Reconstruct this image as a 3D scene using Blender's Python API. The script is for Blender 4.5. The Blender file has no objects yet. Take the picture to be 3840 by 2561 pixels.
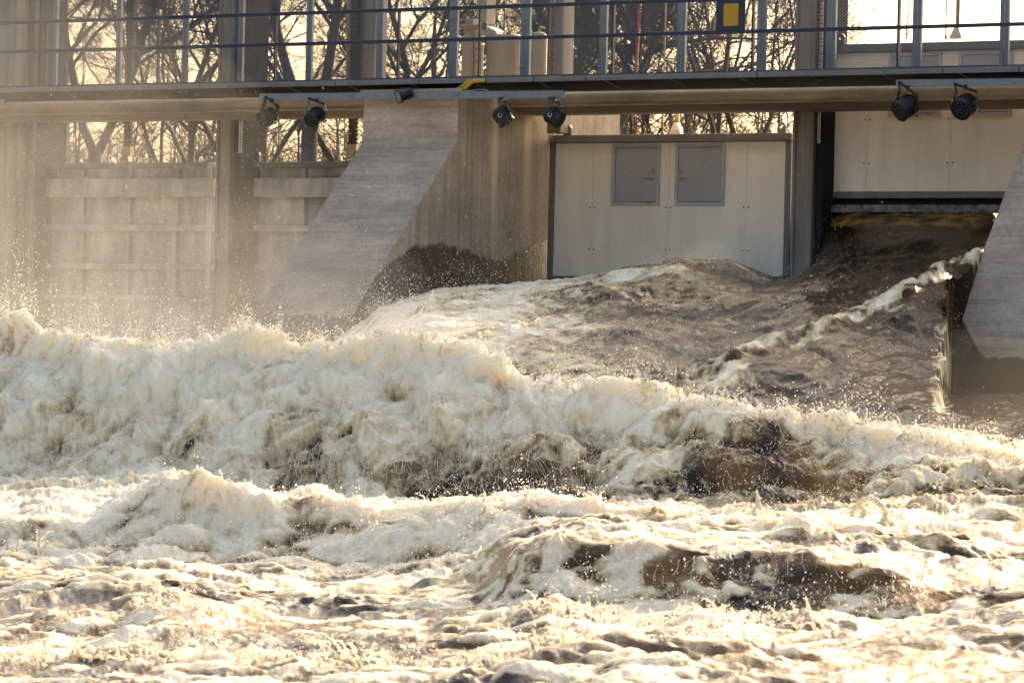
import bpy, math, random
import numpy as np
from math import sin, cos, pi, radians
from mathutils import Vector, Matrix

random.seed(7)
rng = np.random.default_rng(11)
C = bpy.context.scene.collection
SC = bpy.context.scene

# ------------------------------------------------------------------ camera geometry
# X runs along the dam, Y points upstream, Z is up.  The measurements below were read off
# the picture and turned into metres by intersecting the sight line with the plane a thing stands in.
F = 14400.0
YAW = radians(33.0)
ROLL = 0.0235
D0 = 62.0
CZ = 3.0
fw = np.array([-sin(YAW), cos(YAW), 0.0])
rh = np.array([cos(YAW), sin(YAW), 0.0])
zh = np.array([0.0, 0.0, 1.0])
CR = rh * cos(ROLL) + zh * sin(ROLL)
CU = zh * cos(ROLL) - rh * sin(ROLL)
CAM = np.array([sin(YAW) * D0, -cos(YAW) * D0, CZ])


def ray(px, py):
    return fw + CR * ((px - 1920.0) / F) - CU * ((py - 1280.5) / F)


def onY(px, py, y):
    d = ray(px, py)
    return CAM + d * ((y - CAM[1]) / d[1])


def onX(px, py, x):
    d = ray(px, py)
    return CAM + d * ((x - CAM[0]) / d[0])


def proj(P):
    v = np.asarray(P) - CAM
    d = v @ fw
    return 1920 + F * (v @ CR) / d, 1280.5 - F * (v @ CU) / d


cam = bpy.data.cameras.new("camera")
camo = bpy.data.objects.new("camera", cam)
C.objects.link(camo)
M3 = Matrix((CR, CU, -fw)).transposed()
camo.matrix_world = Matrix.Translation(CAM) @ M3.to_4x4()
cam.sensor_width = 36.0
cam.lens = F * 36.0 / 3840.0
cam.clip_start = 1.0
cam.clip_end = 6000
cam.dof.use_dof = True
cam.dof.focus_distance = 52.0
cam.dof.aperture_fstop = 6.3
SC.camera = camo

# ------------------------------------------------------------------ object helpers


def tag(o, label=None, cat=None, group=None, kind=None):
    if label: o["label"] = label
    if cat: o["category"] = cat
    if group: o["group"] = group
    if kind: o["kind"] = kind
    return o


def thing(name, label, cat, loc=(0, 0, 0), group=None):
    o = bpy.data.objects.new(name, None)
    C.objects.link(o)
    o.location = loc
    o.empty_display_size = 0.2
    return tag(o, label, cat, group)


def wloc(o):
    v = Vector((0, 0, 0))
    while o is not None:
        v += o.location
        o = o.parent
    return v


class MB:
    def __init__(s):
        s.v = []
        s.f = []

    def add(s, vs, fs):
        n = len(s.v)
        s.v += [tuple(map(float, p)) for p in vs]
        s.f += [tuple(n + i for i in f) for f in fs]
        return s

    def box(s, x0, x1, y0, y1, z0, z1):
        if x0 > x1: x0, x1 = x1, x0
        if y0 > y1: y0, y1 = y1, y0
        if z0 > z1: z0, z1 = z1, z0
        return s.add([(x0, y0, z0), (x1, y0, z0), (x1, y1, z0), (x0, y1, z0), (x0, y0, z1), (x1, y0, z1), (x1, y1, z1), (x0, y1, z1)],
                     [(0, 3, 2, 1), (4, 5, 6, 7), (0, 1, 5, 4), (1, 2, 6, 5), (2, 3, 7, 6), (3, 0, 4, 7)])

    def prism_y(s, pts, y0, y1):      # pts in XZ
        n = len(pts)
        vs = [(p[0], y0, p[1]) for p in pts] + [(p[0], y1, p[1]) for p in pts]
        fs = [tuple(range(n)), tuple(range(2 * n - 1, n - 1, -1))]
        fs += [(i, i + n, (i + 1) % n + n, (i + 1) % n) for i in range(n)]
        return s.add(vs, fs)

    def ring_y(s, cx, cz, ri, ro, y0, y1, n=20, a0=0, a1=2 * pi):
        vs = []
        for k in range(n + 1):
            a = a0 + (a1 - a0) * k / n
            for r, y in ((ri, y0), (ro, y0), (ro, y1), (ri, y1)):
                vs.append((cx + r * cos(a), y, cz + r * sin(a)))
        fs = []
        for k in range(n):
            for j in range(4):
                fs.append((4 * k + j, 4 * k + (j + 1) % 4, 4 * k + 4 + (j + 1) % 4, 4 * k + 4 + j))
        fs += [(0, 3, 2, 1), (4 * n, 4 * n + 1, 4 * n + 2, 4 * n + 3)]
        return s.add(vs, fs)

    def tube(s, pts, r, n=8, cap=True):
        pts = [Vector(p) for p in pts]
        rs = r if isinstance(r, (list, tuple)) else [r] * len(pts)
        up = Vector((0.12, 0.31, 0.94)).normalized()
        vs = []
        prev = None
        for i, p in enumerate(pts):
            t = (pts[min(i + 1, len(pts) - 1)] - pts[max(i - 1, 0)]).normalized()
            a = (prev - t * prev.dot(t)) if prev is not None else up.cross(t)
            if a.length < 1e-4: a = Vector((1, 0, 0)).cross(t)
            a.normalize()
            prev = a
            b = t.cross(a)
            for k in range(n):
                w = 2 * pi * k / n
                vs.append(p + (a * cos(w) + b * sin(w)) * rs[i])
        fs = []
        for i in range(len(pts) - 1):
            for k in range(n):
                fs.append((i * n + k, i * n + (k + 1) % n, (i + 1) * n + (k + 1) % n, (i + 1) * n + k))
        if cap:
            fs.append(tuple(range(n - 1, -1, -1)))
            m = (len(pts) - 1) * n
            fs.append(tuple(range(m, m + n)))
        return s.add(vs, fs)

    def lathe(s, prof, c, axis=(0, 0, 1), n=20):     # prof: (radius, along)
        ax = Vector(axis).normalized()
        a = ax.orthogonal().normalized()
        b = ax.cross(a)
        c = Vector(c)
        vs = []
        for r, h in prof:
            for k in range(n):
                w = 2 * pi * k / n
                vs.append(c + ax * h + (a * cos(w) + b * sin(w)) * r)
        fs = []
        for i in range(len(prof) - 1):
            for k in range(n):
                fs.append((i * n + k, i * n + (k + 1) % n, (i + 1) * n + (k + 1) % n, (i + 1) * n + k))
        fs.append(tuple(range(n - 1, -1, -1)))
        m = (len(prof) - 1) * n
        fs.append(tuple(range(m, m + n)))
        return s.add(vs, fs)

    def build(s, name, mat, parent=None, smooth=False, bevel=0, label=None):
        off = wloc(parent) if parent is not None else Vector((0, 0, 0))
        me = bpy.data.meshes.new(name)
        me.from_pydata([(v[0] - off.x, v[1] - off.y, v[2] - off.z) for v in s.v], [], s.f)
        me.update()
        if smooth:
            me.polygons.foreach_set("use_smooth", [True] * len(me.polygons))
        if mat is not None: me.materials.append(mat)
        o = bpy.data.objects.new(name, me)
        C.objects.link(o)
        if parent is not None: o.parent = parent
        if bevel:
            m = o.modifiers.new("bevel", "BEVEL")
            m.width = bevel
            m.segments = 2
            m.limit_method = "ANGLE"
        if label: o["label"] = label
        return o


def npmesh(name, V, Fq, mat, smooth=True, attrs=None, parent=None, kind=None):
    V = np.asarray(V, dtype=np.float32)
    Fq = np.asarray(Fq, dtype=np.int32)
    k = Fq.shape[1]
    me = bpy.data.meshes.new(name)
    me.vertices.add(len(V))
    if parent is not None: V = V - np.array(wloc(parent), dtype=np.float32)
    me.vertices.foreach_set("co", V.ravel())
    me.loops.add(Fq.size)
    me.loops.foreach_set("vertex_index", Fq.ravel())
    me.polygons.add(len(Fq))
    me.polygons.foreach_set("loop_start", np.arange(0, Fq.size, k, dtype=np.int32))
    me.polygons.foreach_set("loop_total", np.full(len(Fq), k, dtype=np.int32))
    me.update(calc_edges=True)
    if smooth: me.polygons.foreach_set("use_smooth", np.ones(len(Fq), dtype=bool))
    for nm, arr in (attrs or {}).items():
        a = me.attributes.new(nm, "FLOAT", "POINT")
        a.data.foreach_set("value", np.asarray(arr, dtype=np.float32).ravel())
    me.materials.append(mat)
    o = bpy.data.objects.new(name, me)
    C.objects.link(o)
    if parent is not None: o.parent = parent
    if kind: o["kind"] = kind
    return o


def dup(root, delta, label=None, group=None):
    r = root.copy()
    C.objects.link(r)
    r.location = root.location + Vector(delta)
    if label: r["label"] = label
    if group: r["group"] = group

    def rec(src, dst):
        for ch in list(src.children):
            c = ch.copy()
            C.objects.link(c)
            c.parent = dst
            rec(ch, c)
    rec(root, r)
    return r


# ------------------------------------------------------------------ materials
class NT:
    def __init__(s, name):
        s.m = bpy.data.materials.new(name)
        s.m.use_nodes = True
        s.t = s.m.node_tree
        s.t.nodes.clear()
        s.out = s.n("ShaderNodeOutputMaterial")

    def n(s, typ, **kw):
        x = s.t.nodes.new(typ)
        for k, v in kw.items():
            if k.startswith("i_"):
                key = k[2:].replace("_", " ")
                if key not in x.inputs: key = int(key)
                x.inputs[key].default_value = v
            else:
                setattr(x, k, v)
        return x

    def l(s, a, b):
        s.t.links.new(a, b)

    def coords(s, scale=(1, 1, 1), kind="Object"):
        tc = s.n("ShaderNodeTexCoord")
        mp = s.n("ShaderNodeMapping")
        mp.inputs["Scale"].default_value = scale
        s.l(tc.outputs[kind], mp.inputs["Vector"])
        return mp.outputs["Vector"]

    def noise(s, scale, detail=5, rough=0.6, co=None, dist=0.0):
        x = s.n("ShaderNodeTexNoise")
        x.inputs["Scale"].default_value = scale
        x.inputs["Detail"].default_value = detail
        x.inputs["Roughness"].default_value = rough
        x.inputs["Distortion"].default_value = dist
        if co is not None: s.l(co, x.inputs["Vector"])
        return x.outputs["Fac"]

    def ramp(s, fac, stops, interp="LINEAR"):
        r = s.n("ShaderNodeValToRGB")
        r.color_ramp.interpolation = interp
        el = r.color_ramp.elements
        while len(el) > 1: el.remove(el[-1])
        el[0].position = stops[0][0]
        c = stops[0][1]
        el[0].color = (*c, 1) if not isinstance(c, (int, float)) else (c, c, c, 1)
        for p, c in stops[1:]:
            e = el.new(p)
            e.color = (*c, 1) if not isinstance(c, (int, float)) else (c, c, c, 1)
        s.l(fac, r.inputs["Fac"])
        return r.outputs["Color"]

    def mix(s, fac, a, b, mode="MIX"):
        x = s.n("ShaderNodeMix", data_type="RGBA", blend_type=mode)
        for sock, val in ((x.inputs[0], fac), (x.inputs[6], a), (x.inputs[7], b)):
            if isinstance(val, (int, float)):
                sock.default_value = val if sock == x.inputs[0] else (val, val, val, 1)
            elif isinstance(val, tuple):
                sock.default_value = (*val, 1)
            else:
                s.l(val, sock)
        return x.outputs[2]

    def math(s, op, a, b=0.0, clamp=False):
        x = s.n("ShaderNodeMath", operation=op, use_clamp=clamp)
        for i, val in ((0, a), (1, b)):
            if isinstance(val, (int, float)): x.inputs[i].default_value = val
            else: s.l(val, x.inputs[i])
        return x.outputs[0]

    def attr(s, name):
        x = s.n("ShaderNodeAttribute", attribute_name=name)
        return x.outputs["Fac"]

    def bump(s, h, strength=0.4, dist=0.02):
        b = s.n("ShaderNodeBump")
        b.inputs["Strength"].default_value = strength
        b.inputs["Distance"].default_value = dist
        s.l(h, b.inputs["Height"])
        return b.outputs["Normal"]

    def bsdf(s, base, rough=0.6, metal=0.0, normal=None, **kw):
        b = s.n("ShaderNodeBsdfPrincipled")
        for key, val in (("Base Color", base), ("Roughness", rough), ("Metallic", metal)):
            if isinstance(val, (int, float)): b.inputs[key].default_value = val if key != "Base Color" else (val, val, val, 1)
            elif isinstance(val, tuple): b.inputs[key].default_value = (*val, 1)
            else: s.l(val, b.inputs[key])
        if normal is not None: s.l(normal, b.inputs["Normal"])
        for k, v in kw.items():
            key = k.replace("_", " ")
            if hasattr(v, "links"): s.l(v, b.inputs[key])
            else: b.inputs[key].default_value = v
        return b.outputs[0]

    def surf(s, sh):
        s.l(sh, s.out.inputs["Surface"])
        return s.m


def paint(name, col, rough=0.5, var=0.25, scale=3.0, metal=0.0, dirt=None, streak=(1, 1, 0.25), bump=0.15):
    t = NT(name)
    col = tuple(c * 0.80 for c in col)
    dirt = tuple(c * 0.80 for c in dirt) if dirt else None
    co = t.coords(streak)
    n1 = t.noise(scale, 6, 0.65, co)
    n2 = t.noise(scale * 9, 4, 0.6, t.coords((1, 1, 1)))
    lo = tuple(c * (1 - var) for c in (dirt or col))
    hi = tuple(min(1, c * (1 + var * 0.5)) for c in col)
    c = t.mix(t.ramp(n1, [(0.3, 0.0), (0.62, 1.0)]), lo, hi)
    c = t.mix(0.35, c, t.mix(n2, 0.25, 0.75), "OVERLAY")
    r = t.math("ADD", t.math("MULTIPLY", n2, 0.2), rough - 0.1)
    return t.surf(t.bsdf(c, r, metal, t.bump(n2, bump, 0.01)))


M = {}
M["navy"] = paint("navy_paint", (0.017, 0.023, 0.052), 0.4, 0.3)
M["galv"] = paint("galvanised_steel", (0.23, 0.255, 0.265), 0.5, 0.18, 5, 0.35)
M["galv_dark"] = paint("dull_galvanised", (0.20, 0.21, 0.21), 0.6, 0.3, 5, 0.2)
M["white"] = paint("white_panel", (1.08, 0.93, 0.73), 0.5, 0.10, 1.4, dirt=(1.0, 0.84, 0.62))
M["frame"] = paint("grey_frame_paint", (0.20, 0.18, 0.155), 0.55, 0.25)
M["hatch"] = paint("hatch_paint", (0.46, 0.43, 0.40), 0.5, 0.12, 2)
M["hatchf"] = paint("hatch_frame_paint", (0.52, 0.50, 0.47), 0.45, 0.15, 2)
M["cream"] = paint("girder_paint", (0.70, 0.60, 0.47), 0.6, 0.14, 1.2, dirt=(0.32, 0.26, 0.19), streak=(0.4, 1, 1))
M["soffit"] = paint("soffit_shaded_brown", (0.24, 0.175, 0.12), 0.7, 0.3, 1.5, streak=(0.4, 1, 1))  # browner than the web, with the underside's shade put into the paint
M["rust"] = paint("stained_timber", (0.055, 0.040, 0.028), 0.8, 0.6, 2.0, streak=(0.5, 1, 2))
M["black"] = paint("black_plastic", (0.007, 0.007, 0.007), 0.5, 0.3, 8)
M["steel"] = paint("bare_steel", (0.28, 0.26, 0.23), 0.35, 0.2, 6, 0.8)
M["gate"] = paint("gate_paint", (0.56, 0.51, 0.44), 0.6, 0.22, 1.5, dirt=(0.26, 0.21, 0.16))
M["col"] = paint("column_paint", (0.30, 0.255, 0.20), 0.6, 0.25, 2.0, dirt=(0.2, 0.16, 0.11), streak=(3, 3, 0.3))
M["slot"] = paint("slot_black", (0.012, 0.010, 0.008), 0.9, 0.4)
M["yellow"] = paint("yellow_plastic", (0.62, 0.36, 0.012), 0.4, 0.12, 6)
M["yplate"] = paint("yellow_plate", (0.60, 0.30, 0.006), 0.45, 0.04, 6)
M["whitepl"] = paint("white_plastic", (0.6, 0.58, 0.52), 0.4, 0.1)
M["orange"] = paint("orange_paint", (0.42, 0.19, 0.06), 0.5, 0.2)
M["red"] = paint("red_plastic", (0.42, 0.045, 0.02), 0.5, 0.2)
M["tank"] = paint("tank_metal", (0.45, 0.35, 0.23), 0.4, 0.15, 2, 0.3)
M["brass"] = paint("brass", (0.42, 0.34, 0.2), 0.3, 0.1, 6, 0.9)
M["chain"] = paint("greased_chain", (0.05, 0.036, 0.024), 0.6, 0.4, 8)
M["beige"] = paint("beige_cabinet", (0.42, 0.34, 0.22), 0.6, 0.15, 2)


def concrete(name, boards):
    t = NT(name)
    co = t.coords((1, 1, 1))
    big = t.noise(0.9, 6, 0.6, co)
    fine = t.noise(14, 6, 0.7, co)
    if boards == "h":
        st = t.noise(1.0, 5, 0.7, t.coords((0.6, 0.35, 5.5)))
        st2 = t.noise(1.0, 2, 0.5, t.coords((0.15, 0.1, 10.0)))
    else:
        st = t.noise(1.0, 5, 0.7, t.coords((1, 6.5, 0.25)))
        st2 = t.noise(1.0, 2, 0.5, t.coords((1, 14.0, 0.06)))
    c = t.mix(t.ramp(st, [(0.3, 0.0), (0.7, 1.0)]), (0.34, 0.26, 0.188), (0.50, 0.40, 0.30))
    c = t.mix(0.55, c, t.ramp(big, [(0.3, 0.30), (0.7, 0.68)]), "OVERLAY")
    c = t.mix(0.5, c, t.ramp(fine, [(0.3, 0.3), (0.7, 0.7)]), "OVERLAY")
    line = t.ramp(st2, [(0.46, 1.0), (0.485, 0.35), (0.51, 1.0)])
    c = t.mix(0.4, c, line, "MULTIPLY")
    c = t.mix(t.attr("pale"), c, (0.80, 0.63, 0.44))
    wet = t.attr("wet")
    wn = t.math("ADD", wet, t.math("MULTIPLY", t.math("SUBTRACT", t.noise(5, 6, 0.7, t.coords((1, 1, 0.6))), 0.5), 0.55))
    wf = t.ramp(wn, [(0.44, 0.0), (0.56, 1.0)])
    c = t.mix(wf, c, t.mix(fine, (0.016, 0.012, 0.008), (0.052, 0.040, 0.026)))
    rough = t.mix(wf, 0.85, 0.45)
    h = t.math("ADD", t.math("MULTIPLY", st, 0.6), t.math("ADD", fine, t.math("MULTIPLY", line, 0.4)))
    return t.surf(t.bsdf(c, rough, 0.0, t.bump(h, 0.5, 0.02)))


M["conc_h"] = concrete("board_marked_concrete", "h")
M["conc_v"] = concrete("upright_board_concrete", "v")

# ------------------------------------------------------------------ world and sun
SUN_EL = radians(20.0)
SUN_AZ = radians(-3.0)        # measured from +Y (upstream) towards +X
w = bpy.data.worlds.new("World")
SC.world = w
w.use_nodes = True
nt = w.node_tree
nt.nodes.clear()
wo = nt.nodes.new("ShaderNodeOutputWorld")
bg = nt.nodes.new("ShaderNodeBackground")
sky = nt.nodes.new("ShaderNodeTexSky")
sky.sky_type = "NISHITA"
sky.sun_disc = False
sky.sun_elevation = SUN_EL
sky.sun_rotation = SUN_AZ
sky.dust_density = 8.0
sky.air_density = 0.9
sky.ozone_density = 0.0
bg.inputs["Strength"].default_value = 0.15
nt.links.new(sky.outputs[0], bg.inputs[0])
nt.links.new(bg.outputs[0], wo.inputs[0])
sl = bpy.data.lights.new("sun", "SUN")
sl.energy = 2.5
sl.angle = radians(0.6)
sl.color = (1.0, 0.77, 0.50)
so = bpy.data.objects.new("sun", sl)
C.objects.link(so)
sd = Vector((sin(SUN_AZ) * cos(SUN_EL), cos(SUN_AZ) * cos(SUN_EL), sin(SUN_EL)))
so.rotation_euler = sd.to_track_quat("Z", "Y").to_euler()
so.location = (0, 40, 40)
SC.view_settings.view_transform = "Standard"
SC.view_settings.look = "None"
SC.view_settings.exposure = 1.62
SC.view_settings.gamma = 1.0
SC.cycles.max_bounces = 8
SC.cycles.transparent_max_bounces = 12
SC.cycles.volume_bounces = 1
SC.cycles.use_denoising = True
SC.cycles.sample_clamp_indirect = 6

# ------------------------------------------------------------------ levels and planes
XR = 2400           # reference pixel column for heights


def zat(py, y, px=XR): return onY(px, py, y)[2]
def xat(px, py, y): return onY(px, py, y)[0]


XL, XRR = xat(-700, 300, 0), xat(4700, 300, 0)
Y_RAIL, Y_MESH, Y_GIRD, Y_GATE = 0.0, 1.2, 1.45, 2.65

# ------------------------------------------------------------------ footbridge
bridge = thing("footbridge", "long dark-edged footbridge on a cream girder crossing above the sluice gates", "footbridge", (0, 0, zat(290, 0)))
zt = zat(274, 0)
z_tray_t, z_tray_b = zat(281, -0.08), zat(299, -0.08)
mb = MB()
x = XL
while x < XRR:
    mb.box(x, min(x + 2.985, XRR), -0.05, 1.42, zt - 0.055, zt + random.uniform(-0.003, 0.003))
    x += 3.0
mb.build("deck_planking", M["rust"], bridge, bevel=0.006)
# thin dark angle beneath the planks
MB().box(XL, XRR, -0.07, -0.052, z_tray_t + 0.003, zt - 0.02).build("edge_angle", M["galv_dark"], bridge)
# timber beam behind the tray and the cross joists
zg_t = zat(334, Y_GIRD)
mb = MB()
mb.box(XL, XRR, 0.25, 0.42, zat(336, 0.25), zt - 0.058)
mb.build("timber_beam", M["rust"], bridge, bevel=0.01)
x = XL + 0.4
while x < XRR:
    MB().box(x, x + 0.09, 0.425, 1.40, zg_t + 0.03, zt - 0.058).build("joist", M["rust"], bridge)
    x += 1.22
# brackets that carry the tray
for bx in [40, 245, 447, 660, 872, 1095, 1322, 1555, 1795, 2033, 2280, 2530, 2790, 3055, 3325, 3610, 3900, -200, 4200]:
    X = xat(bx, 300, 0)
    MB().tube([(X, -0.085, z_tray_t + 0.05), (X, -0.10, z_tray_b - 0.01), (X + 0.05, 0.24, z_tray_b - 0.09)], 0.010, 5).build("tray_bracket", M["galv_dark"], bridge)
# perforated cable tray: a strip with real holes
mb = MB()
pit = 0.062
H = z_tray_t - z_tray_b
x = XL
yy = -0.10


def strip(z0, z1, a, b):
    mb.box(a, b, yy, yy + 0.003, z0, z1)


strip(z_tray_b, z_tray_b + 0.16 * H, XL, XRR)
strip(z_tray_b + 0.40 * H, z_tray_b + 0.62 * H, XL, XRR)
strip(z_tray_b + 0.84 * H, z_tray_t, XL, XRR)
n = 0
while x < XRR:
    strip(z_tray_b + 0.16 * H, z_tray_b + 0.40 * H, x, x + 0.032)
    strip(z_tray_b + 0.62 * H, z_tray_b + 0.84 * H, x + 0.02, x + 0.047)
    x += pit
mb.box(XL, XRR, yy + 0.003, -0.052, z_tray_b, z_tray_b + 0.003)
mb.build("cable_tray", M["galv"], bridge)
for k in range(3):
    pts = []
    x = XL
    while x < XRR:
        pts.append((x, -0.078 + 0.006 * k, z_tray_b + 0.02 + 0.018 * k + random.uniform(0, 0.006)))
        x += 0.8
    MB().tube(pts, 0.008, 5).build("cable", M["yplate"], bridge)
for bx in [760, 1270, 1583, 2013, 2208, 2850, 3545, 3830]:
    X = xat(bx, 300, 0)
    MB().box(X, X + 0.009, -0.108, -0.101, z_tray_b - 0.006, z_tray_t + 0.004).build("cable_tie", M["black"], bridge)
# girder: cream web, lip, sloping soffit
zl, zl2, zb = zat(389, Y_GIRD), zat(395, Y_GIRD), zat(418, Y_GIRD + 0.3)
for xa, xb in ((XL, xat(1540, 400, Y_GIRD)), (xat(1906, 400, Y_GIRD), XRR)):
    pass
poly = []
nseg = 8
for k in range(nseg + 1):
    a = pi / 2 * k / nseg
    poly.append((Y_GIRD + 0.16 - 0.13 * sin(a) , zg_t - 0.02 - (zg_t - 0.02 - zl) * (1 - cos(a)) * 0.55))
poly += [(Y_GIRD + 0.03, zl), (Y_GIRD - 0.035, zl), (Y_GIRD - 0.035, zl2), (Y_GIRD + 0.06, zl2 - 0.002), (Y_GIRD + 0.30, zb), (Y_GIRD + 0.8, zb), (Y_GIRD + 0.8, zg_t + 0.012), (Y_GIRD + 0.16, zg_t + 0.012)]
XP_L, XP_R = xat(1362, 500, -0.05), xat(1717, 480, -0.05)
mb = MB()
for xa, xb in ((XL, XP_L - 0.02), (XP_R + 0.01, XRR)):
    nn = len(poly)
    vs = [(xa, p[0], p[1]) for p in poly] + [(xb, p[0], p[1]) for p in poly]
    fs = [tuple(range(nn - 1, -1, -1)), tuple(range(nn, 2 * nn))] + [(i, (i + 1) % nn, (i + 1) % nn + nn, i + nn) for i in range(nn)]
    mb.add(vs, fs)
mb.build("girder", M["cream"], bridge)
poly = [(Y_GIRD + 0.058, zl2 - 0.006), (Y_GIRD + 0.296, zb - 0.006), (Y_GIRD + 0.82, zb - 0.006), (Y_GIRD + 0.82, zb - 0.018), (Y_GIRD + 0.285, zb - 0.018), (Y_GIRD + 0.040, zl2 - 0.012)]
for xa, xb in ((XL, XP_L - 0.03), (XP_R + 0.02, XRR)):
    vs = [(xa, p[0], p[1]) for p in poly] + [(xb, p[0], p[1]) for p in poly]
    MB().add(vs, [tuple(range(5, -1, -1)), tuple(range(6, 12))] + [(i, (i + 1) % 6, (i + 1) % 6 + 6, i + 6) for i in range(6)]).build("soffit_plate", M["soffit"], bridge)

# ------------------------------------------------------------------ navy railing
rail = thing("handrail", "navy blue steel handrail along the front edge of the footbridge", "railing", (0, 0, zt))
z_top, z_mid = zat(9, 0, 2400), zat(131, 0, 2400)
for nm, z in (("top_rail", z_top), ("mid_rail", z_mid)):
    MB().box(XL, XRR, -0.022, 0.022, z - 0.030, z + 0.030).build(nm, M["navy"], rail, bevel=0.006)
for px in [-260, 167, 588, 1028, 1488, 1793, 2293, 2817, 3363, 3930, 4500]:
    X = xat(px, 285, 0)
    p = MB().box(X - 0.030, X + 0.030, 0.024, 0.040, zt, z_top + 0.02)
    p.box(X + 0.018, X + 0.030, -0.024, 0.024, zt, z_mid - 0.027)
    p.box(X + 0.018, X + 0.030, -0.024, 0.024, z_mid + 0.027, z_top - 0.027)
    p.build("post", M["navy"], rail, bevel=0.003)

# the blue board with a yellow plate
sx0, sx1 = xat(2686, 60, -0.03), xat(2795, 60, -0.03)
sz0, sz1 = zat(116, -0.03, 2740), zat(2, -0.03, 2740)
sign = thing("notice_board", "yellow plate screwed on a square navy blue board hung between the rails", "notice", ((sx0 + sx1) / 2, -0.03, sz0))
MB().box(sx0, sx1, -0.036, -0.025, sz0, sz1).build("board", M["navy"], sign, bevel=0.003)
px0, px1 = xat(2713, 60, -0.04), xat(2769, 60, -0.04)
pz0, pz1 = zat(99, -0.04, 2740), zat(15, -0.04, 2740)
yp = MB().box(px0, px1, -0.043, -0.037, pz0, pz1).build("plate", M["yplate"], sign, bevel=0.004)
for sx in (px0 + 0.015, px1 - 0.015):
    for sz in (pz0 + 0.015, (pz0 + pz1) / 2, pz1 - 0.015):
        MB().lathe([(0.006, 0), (0.005, 0.004), (0.001, 0.005)], (sx, -0.043, sz), (0, -1, 0), 8).build("screw", M["slot"], yp)
pcx = (px0 + px1) / 2
MB().box(pcx - 0.003, pcx + 0.003, -0.0450, -0.0435, pz1 - 0.085, pz1 - 0.055).build("mark", M["slot"], yp)

# ------------------------------------------------------------------ mesh screen behind the walkway
screen = thing("mesh_screen", "galvanised expanded-metal screen with square posts behind the navy handrail", "mesh fence", (0, Y_MESH, zt))
zs_top = zt + 2.1
posts = [(-40, 20), (208, 20), (447, 20), (696, 22), (904, 22), (1162, 24), (1427, 24), (1702, 32), (1972, 36), (2264, 26), (2557, 30), (2857, 30), (3118, 32), (3440, 30), (3768, 30), (4100, 30)]
pxs = []
for px, wpx in posts:
    X = xat(px, 150, Y_MESH)
    hw = wpx / 2 / 200.0
    g = 0.004
    p = MB()
    p.box(X - hw, X - g, Y_MESH - 0.03, Y_MESH + 0.03, zt, zs_top)
    p.box(X + g, X + hw, Y_MESH - 0.03, Y_MESH + 0.03, zt, zs_top)
    p.build("post", M["galv"], screen, bevel=0.003)
    pxs.append((X - hw, X + hw))
MB().box(pxs[0][1], pxs[-1][0], Y_MESH - 0.02, Y_MESH + 0.02, zs_top, zs_top + 0.04).build("top_bar", M["galv"], screen)
# hasp and latch on the gates of the screen
X = xat(1700, 72, Y_MESH)
MB().box(X - 0.07, X + 0.09, Y_MESH - 0.05, Y_MESH - 0.031, zat(76, Y_MESH, 1702), zat(64, Y_MESH, 1702)).build("latch", M["galv"], screen, bevel=0.004)
X = xat(1962, 248, Y_MESH)
MB().box(X - 0.05, X + 0.05, Y_MESH - 0.05, Y_MESH - 0.031, zat(254, Y_MESH, 1962), zat(247, Y_MESH, 1962)).build("latch", M["brass"], screen, bevel=0.004)
hp, rh_ = 0.026, 0.0235
for i in range(len(pxs) - 1):
    xa, xb = pxs[i][1] + 0.002, pxs[i + 1][0] - 0.002
    n = int((xb - xa) / hp)
    xs_ = xa + (xb - xa) * np.arange(n + 1) / n
    rows = int((zs_top - zt) / rh_)
    k = np.arange(rows)[:, None]
    j = np.arange(n + 1)[None, :]
    ph = ((j + k) % 2)
    z = zt + 0.012 + k * rh_ + (ph - 0.5) * rh_ * 0.86 + rh_ * 0.0
    Xg = np.broadcast_to(xs_[None, :], z.shape)
    hw = 0.0037
    V = np.stack([np.stack([Xg, np.full_like(z, Y_MESH - 0.002), z - hw], -1), np.stack([Xg, np.full_like(z, Y_MESH + 0.003), z + hw], -1)], 2)
    idx = np.arange(rows * (n + 1) * 2).reshape(rows, n + 1, 2)
    Fq = np.stack([idx[:, :-1, 0], idx[:, 1:, 0], idx[:, 1:, 1], idx[:, :-1, 1]], -1).reshape(-1, 4)
    npmesh("wire_panel", V.reshape(-1, 3), Fq, M["galv_dark"], False, None, screen)

# ------------------------------------------------------------------ piers


def wall_grid(mb_v, mb_f, P, attrs, wetf, palef):
    n0 = sum(len(a) for a in mb_v)
    h, w_ = P.shape[:2]
    flat = P.reshape(-1, 3)
    mb_v.append(flat)
    idx = n0 + np.arange(h * w_).reshape(h, w_)
    mb_f.append(np.stack([idx[:-1, :-1], idx[:-1, 1:], idx[1:, 1:], idx[1:, :-1]], -1).reshape(-1, 4))
    attrs["wet"].append(wetf(flat))
    attrs["pale"].append(palef(flat))


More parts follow.
